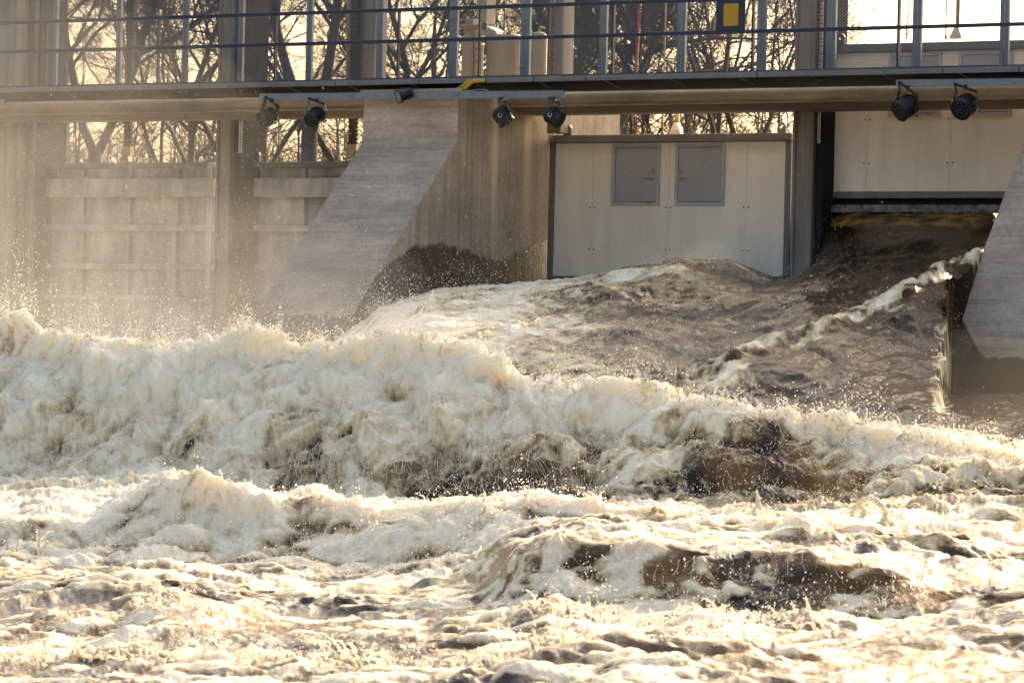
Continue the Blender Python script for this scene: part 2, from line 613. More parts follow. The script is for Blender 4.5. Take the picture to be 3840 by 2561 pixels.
def pier(name, label, x0, x1, yf, zbreak, ybot, zbot, zlow, ztop, yback, wetF, wetS, paleS):
    root = thing(name, label, "concrete pier", ((x0 + x1) / 2, yf, zlow))
    no = lambda P: np.zeros(len(P))
    V, Fc, A = [], [], {"wet": [], "pale": []}
    zz = np.concatenate([np.linspace(zlow, zbot, 12)[:-1], np.linspace(zbot, zbreak, 90)[:-1], np.linspace(zbreak, ztop, 20)])
    yfr = np.interp(zz, [zlow, zbot, zbreak, ztop], [ybot, ybot, yf, yf])
    xx = np.linspace(x0, x1, 60)
    P = np.stack([np.broadcast_to(xx[None, :], (len(zz), 60)), np.broadcast_to(yfr[:, None], (len(zz), 60)), np.broadcast_to(zz[:, None], (len(zz), 60))], -1)
    wall_grid(V, Fc, P, A, wetF, no)
    npmesh("front_face", np.concatenate(V), np.concatenate(Fc), M["conc_h"], False, {k: np.concatenate(v) for k, v in A.items()}, root)
    V, Fc, A = [], [], {"wet": [], "pale": []}
    t = np.linspace(0, 1, 160)
    for xs, flip in ((x1, False), (x0, True)):
        Y = yfr[:, None] + (yback - yfr[:, None]) * t[None, :]
        P = np.stack([np.full_like(Y, xs), Y, np.broadcast_to(zz[:, None], Y.shape)], -1)
        if flip: P = P[:, ::-1]
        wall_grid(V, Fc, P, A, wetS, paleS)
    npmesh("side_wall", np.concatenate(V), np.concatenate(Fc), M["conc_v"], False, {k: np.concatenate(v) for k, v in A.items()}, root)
    P = MB()
    P.add([(x0, yf, ztop), (x1, yf, ztop), (x1, yback, ztop), (x0, yback, ztop)], [(0, 1, 2, 3)])
    P.add([(x0, yback, zlow), (x1, yback, zlow), (x1, yback, ztop), (x0, yback, ztop)], [(0, 3, 2, 1)])
    P.build("top_slab", M["conc_h"], root)
    return root


yf = -0.05
x0, x1 = XP_L, XP_R
zbreak = onX(1717, 527, x1)[2]
pb = onX(1290, 1235, x1)
wpx = [900, 1230, 1419, 1505, 1560, 1615, 1700, 1800, 1875, 1930, 2013, 2063, 2100]
wpy = [1300, 1200, 1026, 954, 925, 915, 926, 960, 982, 954, 910, 898, 898]


def wetS(P):
    u, v = proj(P)
    b = np.interp(u, wpx, wpy)
    return np.clip(0.5 + (v - b) / 130.0, 0, 1)


def wetMF(P):
    u, v = proj(P)
    return np.clip(0.2 + (v - 1120) / 220.0, 0, 0.9)


def paleS(P):  # streaks of light through the gate slots, painted into the wall colour
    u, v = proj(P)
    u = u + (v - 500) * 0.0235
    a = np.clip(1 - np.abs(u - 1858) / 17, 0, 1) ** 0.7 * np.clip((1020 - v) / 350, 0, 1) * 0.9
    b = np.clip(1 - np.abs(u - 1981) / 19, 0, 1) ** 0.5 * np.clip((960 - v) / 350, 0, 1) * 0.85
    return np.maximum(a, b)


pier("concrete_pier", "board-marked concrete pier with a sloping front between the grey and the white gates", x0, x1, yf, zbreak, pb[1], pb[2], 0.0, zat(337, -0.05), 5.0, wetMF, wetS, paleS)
# ledge on the pier top under the rail
# right pier
yr = -0.05
xr0 = xat(3853, 503, yr)
pr = onX(3552, 1300, xr0)


def wetRF(P):
    u, v = proj(P)
    a = 0.5 + (v - np.interp(u, [3500, 3600, 3625, 3660, 3700, 3840], [1200, 1180, 1230, 1300, 1335, 1345])) / 50
    return np.clip(a, 0, 1)


no_ = lambda P: np.zeros(len(P))
pier("concrete_pier", "board-marked concrete pier with a sloping front at the right edge beside the raised gate", xr0, xr0 + 2.6, yr, zat(503, yr, 3853), pr[1], pr[2], 0.0, zat(337, -0.05), 5.0, wetRF, no_, no_)

# ------------------------------------------------------------------ guide columns between the gates


def column(label, px0, px1, pyr, yfr, zlo, zhi, slot=None, group="guide columns between the gates", strip_px=None, gauge=False):
    xa, xb = xat(px0, pyr, yfr), xat(px1, pyr, yfr)
    root = thing("guide_column", label, "column", ((xa + xb) / 2, yfr, zlo), group)
    m = MB()
    m.box(xa, xb, yfr, yfr + 0.32, zlo, zhi)
    m.build("shaft", M["col"], root, bevel=0.012)
    MB().box(xa - 0.02, xa + 0.03, yfr - 0.03, yfr - 0.003, zlo, zhi).build("flange", M["col"], root, bevel=0.004)
    MB().box(xb - 0.05, xb - 0.004, yfr - 0.03, yfr - 0.003, zlo, zhi).build("flange", M["col"], root, bevel=0.004)
    if slot:
        sa, sb = xat(slot[0], pyr, yfr), xat(slot[1], pyr, yfr)
        MB().box(max(sa, xb + 0.003), sb, yfr + 0.05, yfr + 0.8, zlo, zhi).build("guide_slot", M["slot"], root)
    if strip_px:
        a, b, ptop, pbot = strip_px
        sa, sb = xat(a, pyr, yfr), xat(b, pyr, yfr)
        z1, z0 = zat(ptop, yfr, px1), zat(pbot, yfr, px1)
        s = MB()
        wv = (sb - sa)
        s.box(sa, sa + wv * 0.3, yfr - 0.012, yfr - 0.008, z0, z1)
        s.box(sb - wv * 0.3, sb, yfr - 0.012, yfr - 0.008, z0, z1)
        z = z0
        while z < z1 - 0.05:
            s.box(sa + wv * 0.3, sb - wv * 0.3, yfr - 0.012, yfr - 0.008, z, z + 0.022)
            z += 0.05
        s.build("perforated_rail", M["whitepl"], root)
        if gauge:
            g = MB()
            z = zhi - 0.08
            k = 0
            while z > zt:
                g.box(sa, sa + wv * (0.5 if k % 2 else 0.95), yfr - 0.03, yfr - 0.015, z - 0.03, z)
                z -= 0.06
                k += 1
            g.build("depth_gauge", M["red"], root)
            MB().box(sa - 0.008, sb + 0.008, yfr - 0.012, yfr - 0.004, zt, zhi).build("gauge_board", M["whitepl"], root)
    return root


ZLO, ZHI = 0.2, zt + 2.8
column("broad tan column at the left edge beside the outer grey gate", -60, 50, 800, 1.9, ZLO, ZHI, None, strip_px=None)
column("tan column with a perforated strip and red gauge left of the outer grey gate", 74, 128, 600, 2.3, ZLO, ZHI, (129, 135), strip_px=(78, 92, 455, 610), gauge=True)
column("tan column between the two grey gates with a perforated strip at its side", 812, 862, 800, 2.15, ZLO, ZHI, (866, 890), strip_px=(890, 903, 452, 575))
column("dark tan column standing on top of the middle pier behind the screen", 1310, 1412, 150, 2.9, zat(440, 2.9, 1360), ZHI)
column("tan column with a red gauge between the middle pier and the closed white gate", 2066, 2114, 150, 2.4, zat(500, 2.4, 2090), ZHI, None, strip_px=(2068, 2080, 20, 280), gauge=True)
column("tan column with a black slot between the closed and the raised white gate", 2976, 3048, 700, 2.2, ZLO, ZHI, (3052, 3076), strip_px=(3062, 3073, 418, 538), gauge=True)
# perforated strip beside pier wall
s = MB()
sa, sb = xat(2058, 500, 2.5), xat(2073, 500, 2.5)
z1, z0 = zat(430, 2.5, 2065), zat(552, 2.5, 2065)
s.box(sa, sa + 0.02, 2.49, 2.50, z0, z1)
s.box(sb - 0.02, sb, 2.49, 2.50, z0 + 0.15, z1)
z = z0 + 0.15
while z < z1 - 0.03:
    s.box(sa + 0.02, sb - 0.02, 2.49, 2.50, z, z + 0.03)
    z += 0.065
o = s.build("perforated_rail", M["whitepl"])
tag(o, "short pale perforated strip on the wall left of the closed white gate", "rail")

# ------------------------------------------------------------------ grey steel gates (left)


def lug(root, X, yb, z, mat, r=0.075):
    m = MB()
    pts = [(X - r, z), (X + r, z), (X + r, z + 0.10)]
    for k in range(1, 8):
        a = pi * k / 8
        pts.append((X + r * cos(a), z + 0.10 + r * sin(a)))
    pts.append((X - r, z + 0.10))
    # plate with a hole: ring plus a foot
    m.ring_y(X, z + 0.11, r * 0.42, r, yb, yb + 0.05, 20)
    m.prism_y([(X - r, z), (X + r, z), (X + r, z + 0.085), (X + r * 0.40, z + 0.07), (X - r * 0.40, z + 0.07), (X - r, z + 0.085)], yb + 0.002, yb + 0.048)
    return m.build("lifting_lug", mat, root)


def grey_gate(label, pa, pb_, ribs, lugs):
    yb = Y_GATE
    xa, xb = xat(pa, 800, yb), xat(pb_, 800, yb)
    q = 400
    root = thing("grey_gate", label, "sluice gate", ((xa + xb) / 2, yb, 0.3), "grey steel gates in the mist")
    MB().box(xa, xb, yb + 0.14, yb + 0.18, 0.3, zat(612, yb, q)).build("skin_plate", M["gate"], root)
    zz = lambda p: zat(p, yb - 0.02, q)
    MB().box(xa, xb, yb - 0.06, yb + 0.138, zz(633), zz(612)).build("top_beam", M["frame"], root, bevel=0.01)
    for a, b, dy in ((671, 740, -0.06), (843, 866, 0.0), (987, 1010, 0.0), (1108, 1125, 0.0)):
        MB().box(xa, xb, yb + dy * 0.6, yb + 0.138, zz(b), zz(a)).build("cross_beam", M["gate"], root, bevel=0.01)
    for r in ribs:
        X = xat(r, 800, yb)
        for a, b in ((633, 671), (740, 843), (866, 987), (1010, 1108)):
            m = MB()
            m.box(X - 0.012, X + 0.012, yb + 0.03, yb + 0.138, zz(b) + 0.002, zz(a) - 0.002)
            m.build("rib", M["gate"], root)
    for sgn, X in ((1, xa), (-1, xb)):
        MB().box(X, X + sgn * 0.09, yb - 0.09, yb - 0.062, 0.3, zz(612)).build("side_frame", M["gate"], root, bevel=0.006)
    for p in lugs:
        lug(root, xat(p, 590, yb), yb + 0.05, zz(612), M["frame"])
    return root


grey_gate("wide grey gate of beams and ribs veiled in mist, left of the tan column", 82, 800, [122, 307, 480, 658], [138, 803 - 14])
grey_gate("narrower grey gate of beams and ribs half hidden by the sloping pier", 912, 1500, [935, 1134, 1330], [955, 1330])

# ------------------------------------------------------------------ white gates


def white_gate():
    yb = Y_GATE
    X = lambda p, q=780: xat(p, q, yb)
    zz = lambda p: zat(p, yb, 2500)
    xa, xb = X(2064), X(2970)
    ztop, zbot = zz(505), zz(1064)
    root = thing("white_gate", "closed white panelled gate with two grey hatches, splashed by foam at its foot", "sluice gate", ((xa + xb) / 2, yb, zbot), "white panelled gates")
    MB().box(xa - 0.02, xb + 0.01, yb - 0.10, yb + 0.4, zz(534), ztop).build("top_beam", M["frame"], root, bevel=0.012)
    f = MB()
    f.box(xa, xa + 0.075, yb - 0.07, yb + 0.3, zbot, zz(534) - 0.003)
    f.build("side_frame", M["frame"], root, bevel=0.008)
    f = MB()
    f.box(xb - 0.11, xb, yb - 0.07, yb + 0.3, zbot, zz(534) - 0.003)
    f.build("side_frame", M["frame"], root, bevel=0.008)
    MB().box(xa + 0.077, xb - 0.112, yb - 0.02, yb + 0.3, zbot, zz(1040)).build("bottom_frame", M["frame"], root, bevel=0.008)
    js = [xa + 0.077, X(2221), X(2507), X(2798), xb - 0.112]
    MB().box(js[0] + 0.002, js[4] - 0.002, yb + 0.053, yb + 0.09, zz(1040) + 0.004, zz(534) - 0.006).build("light_stop_plate", M["frame"], root)  # added behind the panels so no light shows through the joints
    for i in range(4):
        a, b = js[i] + 0.002, js[i + 1] - 0.002
        pn = MB().box(a, b, yb, yb + 0.05, zz(1040) + 0.002, zz(534) - 0.004).build("cladding_panel", M["white"], root, bevel=0.004)
        for e in ([a + 0.045] if i > 0 else []) + ([b - 0.045] if i < 3 else []):
            for p in (779, 937):
                MB().lathe([(0.014, 0), (0.012, 0.006), (0.002, 0.008)], (e, yb, zz(p)), (0, -1, 0), 8).build("bolt", M["slot"], pn)
    for (a, b, d0, d1, hx, side) in ((2296, 2476, 2309, 2466, 2451, 1), (2534, 2719, 2546, 2708, 2557, -1)):
        top = 541
        fr = MB()
        A_, B_, D0_, D1_ = X(a, 650), X(b, 650), X(d0, 650), X(d1, 650)
        zt_, zb_ = zz(top), zz(771)
        zt2, zb2 = zz(top + 11), zz(758)
        y0, y1 = yb - 0.035, yb - 0.002
        fr.box(A_, D0_, y0, y1, zb_, zt_)
        fr.box(D1_, B_, y0, y1, zb_, zt_)
        fr.box(D0_ + 0.001, D1_ - 0.001, y0, y1, zt2, zt_ - 0.001)
        fr.box(D0_ + 0.001, D1_ - 0.001, y0, y1, zb_ + 0.001, zb2)
        h = fr.build("hatch_frame", M["hatchf"], root)
        dr = MB().box(D0_ + 0.009, D1_ - 0.009, yb - 0.028, yb - 0.004, zb2 + 0.009, zt2 - 0.009).build("hatch_door", M["hatch"], root, bevel=0.004)
        MB().box(D0_ + 0.0012, D1_ - 0.0012, yb - 0.0035, yb - 0.001, zb2 + 0.001, zt2 - 0.001).build("door_gap", M["slot"], h)
        X_ = X(hx, 650)
        lk = MB().lathe([(0.032, 0), (0.032, 0.008), (0.020, 0.012), (0.020, 0.03), (0.006, 0.03)], (X_, yb - 0.028, zz(641)), (0, -1, 0), 16)
        lk.build("lock", M["brass"], dr, smooth=False)
        hd = MB().lathe([(0.030, 0), (0.028, 0.012), (0.012, 0.014), (0.012, 0.05), (0.004, 0.05)], (X_, yb - 0.028, zz(671)), (0, -1, 0), 16)
        hd.tube([(X_, yb - 0.072, zz(671)), (X_ - side * 0.06, yb - 0.075, zz(671) + 0.004), (X_ - side * 0.14, yb - 0.07, zz(671) - 0.006)], [0.013, 0.012, 0.009], 8)
        hd.build("handle", M["brass"], dr)
        hx2 = D0_ + 0.012 if side > 0 else D1_ - 0.012
        for p in (590, 720):
            MB().tube([(hx2, yb - 0.034, zz(p) - 0.04), (hx2, yb - 0.034, zz(p) + 0.04)], 0.010, 8).build("hinge", M["hatchf"], dr)
        if side > 0:
            MB().box(D1_ - 0.22, D1_ - 0.09, yb - 0.0375, yb - 0.0355, zz(767), zz(760)).build("sticker", M["yplate"], h)
    for p in (2130, 2932):
        lug(root, X(p, 500), yb - 0.02, ztop, M["frame"])
    return root


wg = white_gate()
gx = xat(3078, 600, Y_GATE) - xat(2064, 780, Y_GATE)
gz = zat(744, Y_GATE, 3400) - zat(1064, Y_GATE, 2500)
wg2 = dup(wg, (gx, 0, gz), "white panelled gate raised high above the dark rushing water at the right")
# the seal beam that hangs below the raised gate and a low sill
xa, xb = xat(3066, 780, 2.55), xr0 + 0.3
rootb = thing("seal_beam", "weathered grey beam with white deposits just above the dark rushing water", "beam", ((xa + xb) / 2, 2.5, zat(797, 2.5, 3400)))
MB().box(xa, xb, 2.58, 3.0, zat(797, 2.55, 3400), zat(768, 2.55, 3400)).build("lower_flange", paint("scaled_steel", (0.20, 0.18, 0.15), 0.6, 0.8, 7.0, dirt=(0.03, 0.025, 0.02), streak=(1, 1, 1)), rootb, bevel=0.01)
MB().box(xa, xb, 2.80, 3.2, zat(768, 2.55, 3400) + 0.002, zat(738, 2.55, 3400)).build("web", M["slot"], rootb)  # black block painted as the dark gap below the raised gate
MB().box(xat(3048, 900, 2.5), xat(3098, 900, 2.5), 2.62, 3.4, 0.3, zat(798, 2.5, 3080)).build("guide_plate", M["slot"], rootb)

# ------------------------------------------------------------------ hoist chains, rods and coiled leads


def hoist_chain(label, px, pbot, yc, wpx_=30):
    z0 = zat(pbot, yc, px)
    X = xat(px, pbot, yc)
    root = thing("hoist_chain", label, "hoist chain", (X, yc, z0), "hoist chains of the grey gates")
    wv = wpx_ / 210.0
    m = MB()
    z = z0 + 0.25
    k = 0
    while z < ZHI:
        e = 0.0
        m.box(X - wv / 2, X + wv / 2, yc - 0.03, yc + 0.03, z, z + 0.03)
        m.lathe([(0.020, -wv / 2 - 0.025), (0.020, wv / 2 + 0.025)], (X, yc, z + 0.045), (1, 0, 0), 6)
        for q in (-0.36, -0.12, 0.12, 0.36):
            m.box(X + q * wv - 0.013, X + q * wv + 0.013, yc - 0.045, yc + 0.045, z + 0.002, z + 0.066)
        z += 0.07
        k += 1
    m.build("chain_strand", M["chain"], root)
    c = MB()
    c.box(X - wv / 2 - 0.02, X + wv / 2 + 0.03, yc - 0.05, yc + 0.05, z0 + 0.10, z0 + 0.27)
    c.prism_y([(X - wv * 0.9, z0), (X + wv * 0.5, z0), (X + wv * 0.4, z0 + 0.11), (X, z0 + 0.13)], yc - 0.06, yc + 0.06)
    c.build("clevis", M["brass"], root)
    return root


hoist_chain("dark serrated hoist chain hanging to the wide grey gate", 478, 606, 2.85)
hoist_chain("dark serrated hoist chain hanging beside the middle pier", 1322, 600, 2.8, 32)


def rod(name, label, cat, px, p0, p1, yc, r, mat, group=None):
    X = xat(px, p0, yc)
    m = MB().tube([(X, yc, zat(p0, yc, px)), (X, yc, zat(p1, yc, px) if p1 is not None else ZHI)], r, 8)
    m.lathe([(r * 2, 0), (r * 2.2, 0.04), (r, 0.06)], (X, yc, zat(p0, yc, px)), (0, 0, 1), 10)
    o = m.build(name, mat)
    return tag(o, label, cat, group)


rod("hoist_rod", "thin pale rod standing on top of the closed white gate", "rod", 2485, 506, None, 2.8, 0.012, M["brass"])
rod("hoist_rod", "thin rod left of the hoist chain above the wide grey gate", "rod", 441, 606, None, 2.8, 0.009, M["steel"])
rod("hoist_rod", "thin gold rod beside the hoist chain next to the middle pier", "rod", 1290, 600, None, 2.72, 0.012, M["brass"])
rod("hoist_rod", "thin dark rod standing on top of the raised white gate", "rod", 3546, 148, None, 2.8, 0.012, M["steel"])


def piston(label, px, p0, yc):
    X = xat(px, p0, yc)
    z0 = zat(p0, yc, px)
    root = thing("lifting_piston", label, "hydraulic piston", (X, yc, z0), "lifting pistons of the white gates")
    MB().tube([(X, yc, z0 + 0.14), (X, yc, ZHI)], 0.034, 14).build("piston_rod", M["brass"], root, smooth=False)
    m = MB()
    m.prism_y([(X - 0.13, z0), (X + 0.10, z0), (X + 0.07, z0 + 0.10), (X + 0.03, z0 + 0.20), (X - 0.03, z0 + 0.20), (X - 0.10, z0 + 0.06)], yc - 0.05, yc + 0.05)
    m.lathe([(0.05, -0.07), (0.05, 0.07)], (X + 0.02, yc, z0 + 0.10), (0, 1, 0), 14)
    m.build("clevis", M["white"], root)
    return root


piston("pale piston rod with a white clevis on the closed white gate", 2538, 506, 2.75)
piston("pale piston rod with a clevis on the raised white gate behind the screen", 3590, 147, 2.75)


def coil(label, px, p0, yc):
    X = xat(px, p0, yc)
    z = zat(p0, yc, px)
    pts = []
    k = 0
    while z < ZHI:
        a = k * 2 * pi / 8
        jx = 0.02 * sin(z * 2.3)
        pts.append((X + jx + 0.024 * cos(a), yc + 0.024 * sin(a), z))
        z += 0.045 / 8 * (1 + 0.4 * sin(z * 3))
        k += 1
    o = MB().tube(pts, 0.008, 5).build("coiled_cable", M["red"], smooth=True)
    return tag(o, label, "cable", "coiled red cables")


coil("coiled red cable hanging to the top of the closed white gate", 2384, 508, 2.8)
coil("coiled red cable hanging to the raised white gate behind the screen", 3402, 150, 2.8)

# ------------------------------------------------------------------ machinery behind the screen
yc = 3.2
zb_ = zt - 0.15
X = xat(1893, 250, yc + 0.35)
o = thing("storage_tank", "wide pale round tank behind the mesh screen above the middle pier", "tank", (X, yc + 0.35, zb_))
MB().lathe([(0.33, 0), (0.33, zat(133, yc, 1890) - zb_), (0.31, zat(131, yc, 1890) - zb_ + 0.01), (0.02, zat(131, yc, 1890) - zb_ + 0.012)], (X, yc + 0.35, zb_), (0, 0, 1), 40).build("tank_shell", M["tank"], o, smooth=False)
MB().tube([(X, yc + 0.3, zat(132, yc, 1890)), (X + 0.01, yc + 0.3, ZHI)], 0.012, 6).build("pipe", M["chain"], o)
MB().prism_y([(X - 0.42, zat(128, yc, 1890)), (X - 0.08, zat(132, yc, 1890)), (X - 0.10, zat(112, yc, 1890)), (X - 0.32, zat(92, yc, 1890)), (X - 0.40, zat(92, yc, 1890))], yc + 0.2, yc + 0.5).build("hopper", M["whitepl"], o)
X = xat(2018, 250, yc + 0.2)
o = thing("gas_cylinder", "slim round-shouldered cylinder right of the wide tank behind the screen", "cylinder", (X, yc + 0.2, zb_))
hh = zat(117, yc, 2016) - zb_
MB().lathe([(0.15, 0), (0.15, hh - 0.12), (0.12, hh - 0.03), (0.05, hh), (0.01, hh + 0.01)], (X, yc + 0.2, zb_), (0, 0, 1), 26).build("shell", M["beige"], o, smooth=False)
MB().tube([(X, yc + 0.2, zb_ + hh), (X + 0.02, yc + 0.2, zb_ + hh + 0.08), (X + 0.12, yc + 0.2, zb_ + hh + 0.06)], 0.02, 8).build("valve", M["brass"], o)
MB().box(X - 0.16, X - 0.07, yc + 0.01, yc + 0.04, zat(243, yc, 1990), zat(208, yc, 1990)).build("gauge_box", M["slot"], o, bevel=0.01)
X = xat(1770, 200, yc)
o = thing("pump_stand", "tan pump with stacked pipes behind the screen left of the wide tank", "pump", (X, yc, zb_))
m = MB()
m.box(X - 0.22, X + 0.02, yc, yc + 0.35, zb_, zat(160, yc, 1770))
m.box(X - 0.19, X - 0.02, yc + 0.02, yc + 0.3, zat(160, yc, 1770) + 0.002, zat(70, yc, 1770))
m.build("housing", M["beige"], o, bevel=0.02)
m = MB()
zz_ = zat(104, yc, 1770)
m.tube([(X - 0.15, yc - 0.05, zz_), (X + 0.18, yc - 0.05, zz_)], 0.045, 12)
m.tube([(X + 0.05, yc - 0.02, zb_), (X + 0.05, yc - 0.02, zat(110, yc, 1770))], 0.03, 10)
m.tube([(X + 0.16, yc - 0.02, zb_), (X + 0.16, yc - 0.02, zat(60, yc, 1770))], 0.022, 10)
for p in (165, 190, 235):
    m.lathe([(0.07, 0), (0.07, 0.03)], (X + 0.12, yc - 0.02, zat(p, yc, 1770)), (0, 0, 1), 12)
m.build("pipework", M["orange"], o)
MB().lathe([(0.05, 0), (0.05, 0.12), (0.02, 0.15)], (X + 0.25, yc, zat(115, yc, 1770)), (0, 0, 1), 12).build("motor", paint("green_paint", (0.03, 0.09, 0.045), 0.5), o)
m = MB()
m.box(X - 0.20, X + 0.01, yc + 0.4, yc + 0.7, zb_ + 1.35, ZHI)
o = m.build("equipment_cabinet", M["beige"], bevel=0.02)
tag(o, "tall tan cabinet above the pump behind the mesh screen", "cabinet")
# left: cabinet with a domed lamp
X0, X1 = xat(-60, 260, 3.0), xat(68, 260, 3.0)
o = thing("equipment_cabinet", "beige cabinet behind the screen at the left edge", "cabinet", ((X0 + X1) / 2, 3.0, zb_))
MB().box(X0, X1, 3.0, 3.7, zb_, zat(197, 3.0, 30)).build("body", M["beige"], o, bevel=0.02)
MB().box(X0 + 0.08, X1 - 0.08, 2.985, 2.998, zb_ + 0.1, zat(210, 3.0, 30)).build("door_panel", M["beige"], o, bevel=0.004)
X = xat(16, 150, 2.8)
o = thing("dome_lamp", "white dome lamp above the beige cabinet at the left edge", "lamp", (X, 2.8, zat(165, 2.8, 16)))
zz_ = zat(160, 2.8, 16)
MB().lathe([(0.16, 0), (0.17, 0.04), (0.13, 0.10), (0.05, 0.14), (0.01, 0.145)], (X, 2.8, zz_), (0, 0, 1), 24).build("lamp_shade", M["whitepl"], o, smooth=False)
MB().tube([(X - 0.05, 2.85, zz_ + 0.14), (X - 0.05, 2.85, ZHI)], 0.015, 8).build("stem", M["galv"], o)

# ------------------------------------------------------------------ light rails and stage lights
YB = -0.28
M["lens"] = paint("dark_lens", (0.02, 0.02, 0.024), 0.12, 0.1)


def light_rail(label, p0, p1, q0, q1, joints, bolts):
    a0, a1 = onY(p0[0], p0[1], YB), onY(q0[0], q0[1], YB)
    b0, b1 = onY(p1[0], p1[1], YB), onY(q1[0], q1[1], YB)
    root = thing("light_rail", label, "mounting rail", tuple((a0 + a1) / 2), "galvanised rails carrying stage lights")
    cuts = [0.0] + joints + [1.0]
    m = MB()
    for i in range(len(cuts) - 1):
        s0, s1 = cuts[i] + (0.0008 if i else 0), cuts[i + 1]
        T0, T1 = a0 + (a1 - a0) * s0, a0 + (a1 - a0) * s1
        B0, B1 = b0 + (b1 - b0) * s0, b0 + (b1 - b0) * s1
        vs = []
        for y in (YB, YB + 0.05):
            for p in (B0, B1, T1, T0): vs.append((p[0], y, p[2]))
        m.add(vs, [(0, 1, 2, 3), (7, 6, 5, 4), (0, 4, 5, 1), (1, 5, 6, 2), (2, 6, 7, 3), (3, 7, 4, 0)])
    m.build("rail_bar", M["galv"], root)
    for s in bolts:
        T, B = a0 + (a1 - a0) * s, b0 + (b1 - b0) * s
        c = (T + B) / 2
        MB().lathe([(0.017, 0), (0.017, 0.01), (0.009, 0.014), (0.009, 0.022), (0.002, 0.022)], (c[0], YB, c[2]), (0, -1, 0), 6).build("bolt", M["steel"], root)
    for s in (0.12, 0.5, 0.88):
        T = a0 + (a1 - a0) * s
        MB().box(T[0] - 0.03, T[0] + 0.03, YB + 0.052, -0.06, T[2] - 0.06, T[2] + 0.0).build("hanger", M["galv_dark"], root)
    return root


light_rail("long galvanised rail in front of the middle pier carrying five lights", (972, 352), (972, 376), (2112, 340), (2112, 368), [(1580 - 972) / 1140, (1737 - 972) / 1140], [0.308, 0.318, 0.655, 0.665])
light_rail("galvanised rail with two black lights at the upper right", (3360, 300), (3360, 328), (4300, 289), (4300, 316), [], [0.475, 0.49])
light_rail("stub of a galvanised rail in the mist at the left edge", (-500, 377), (-500, 399), (15, 373), (15, 395), [], [0.5])


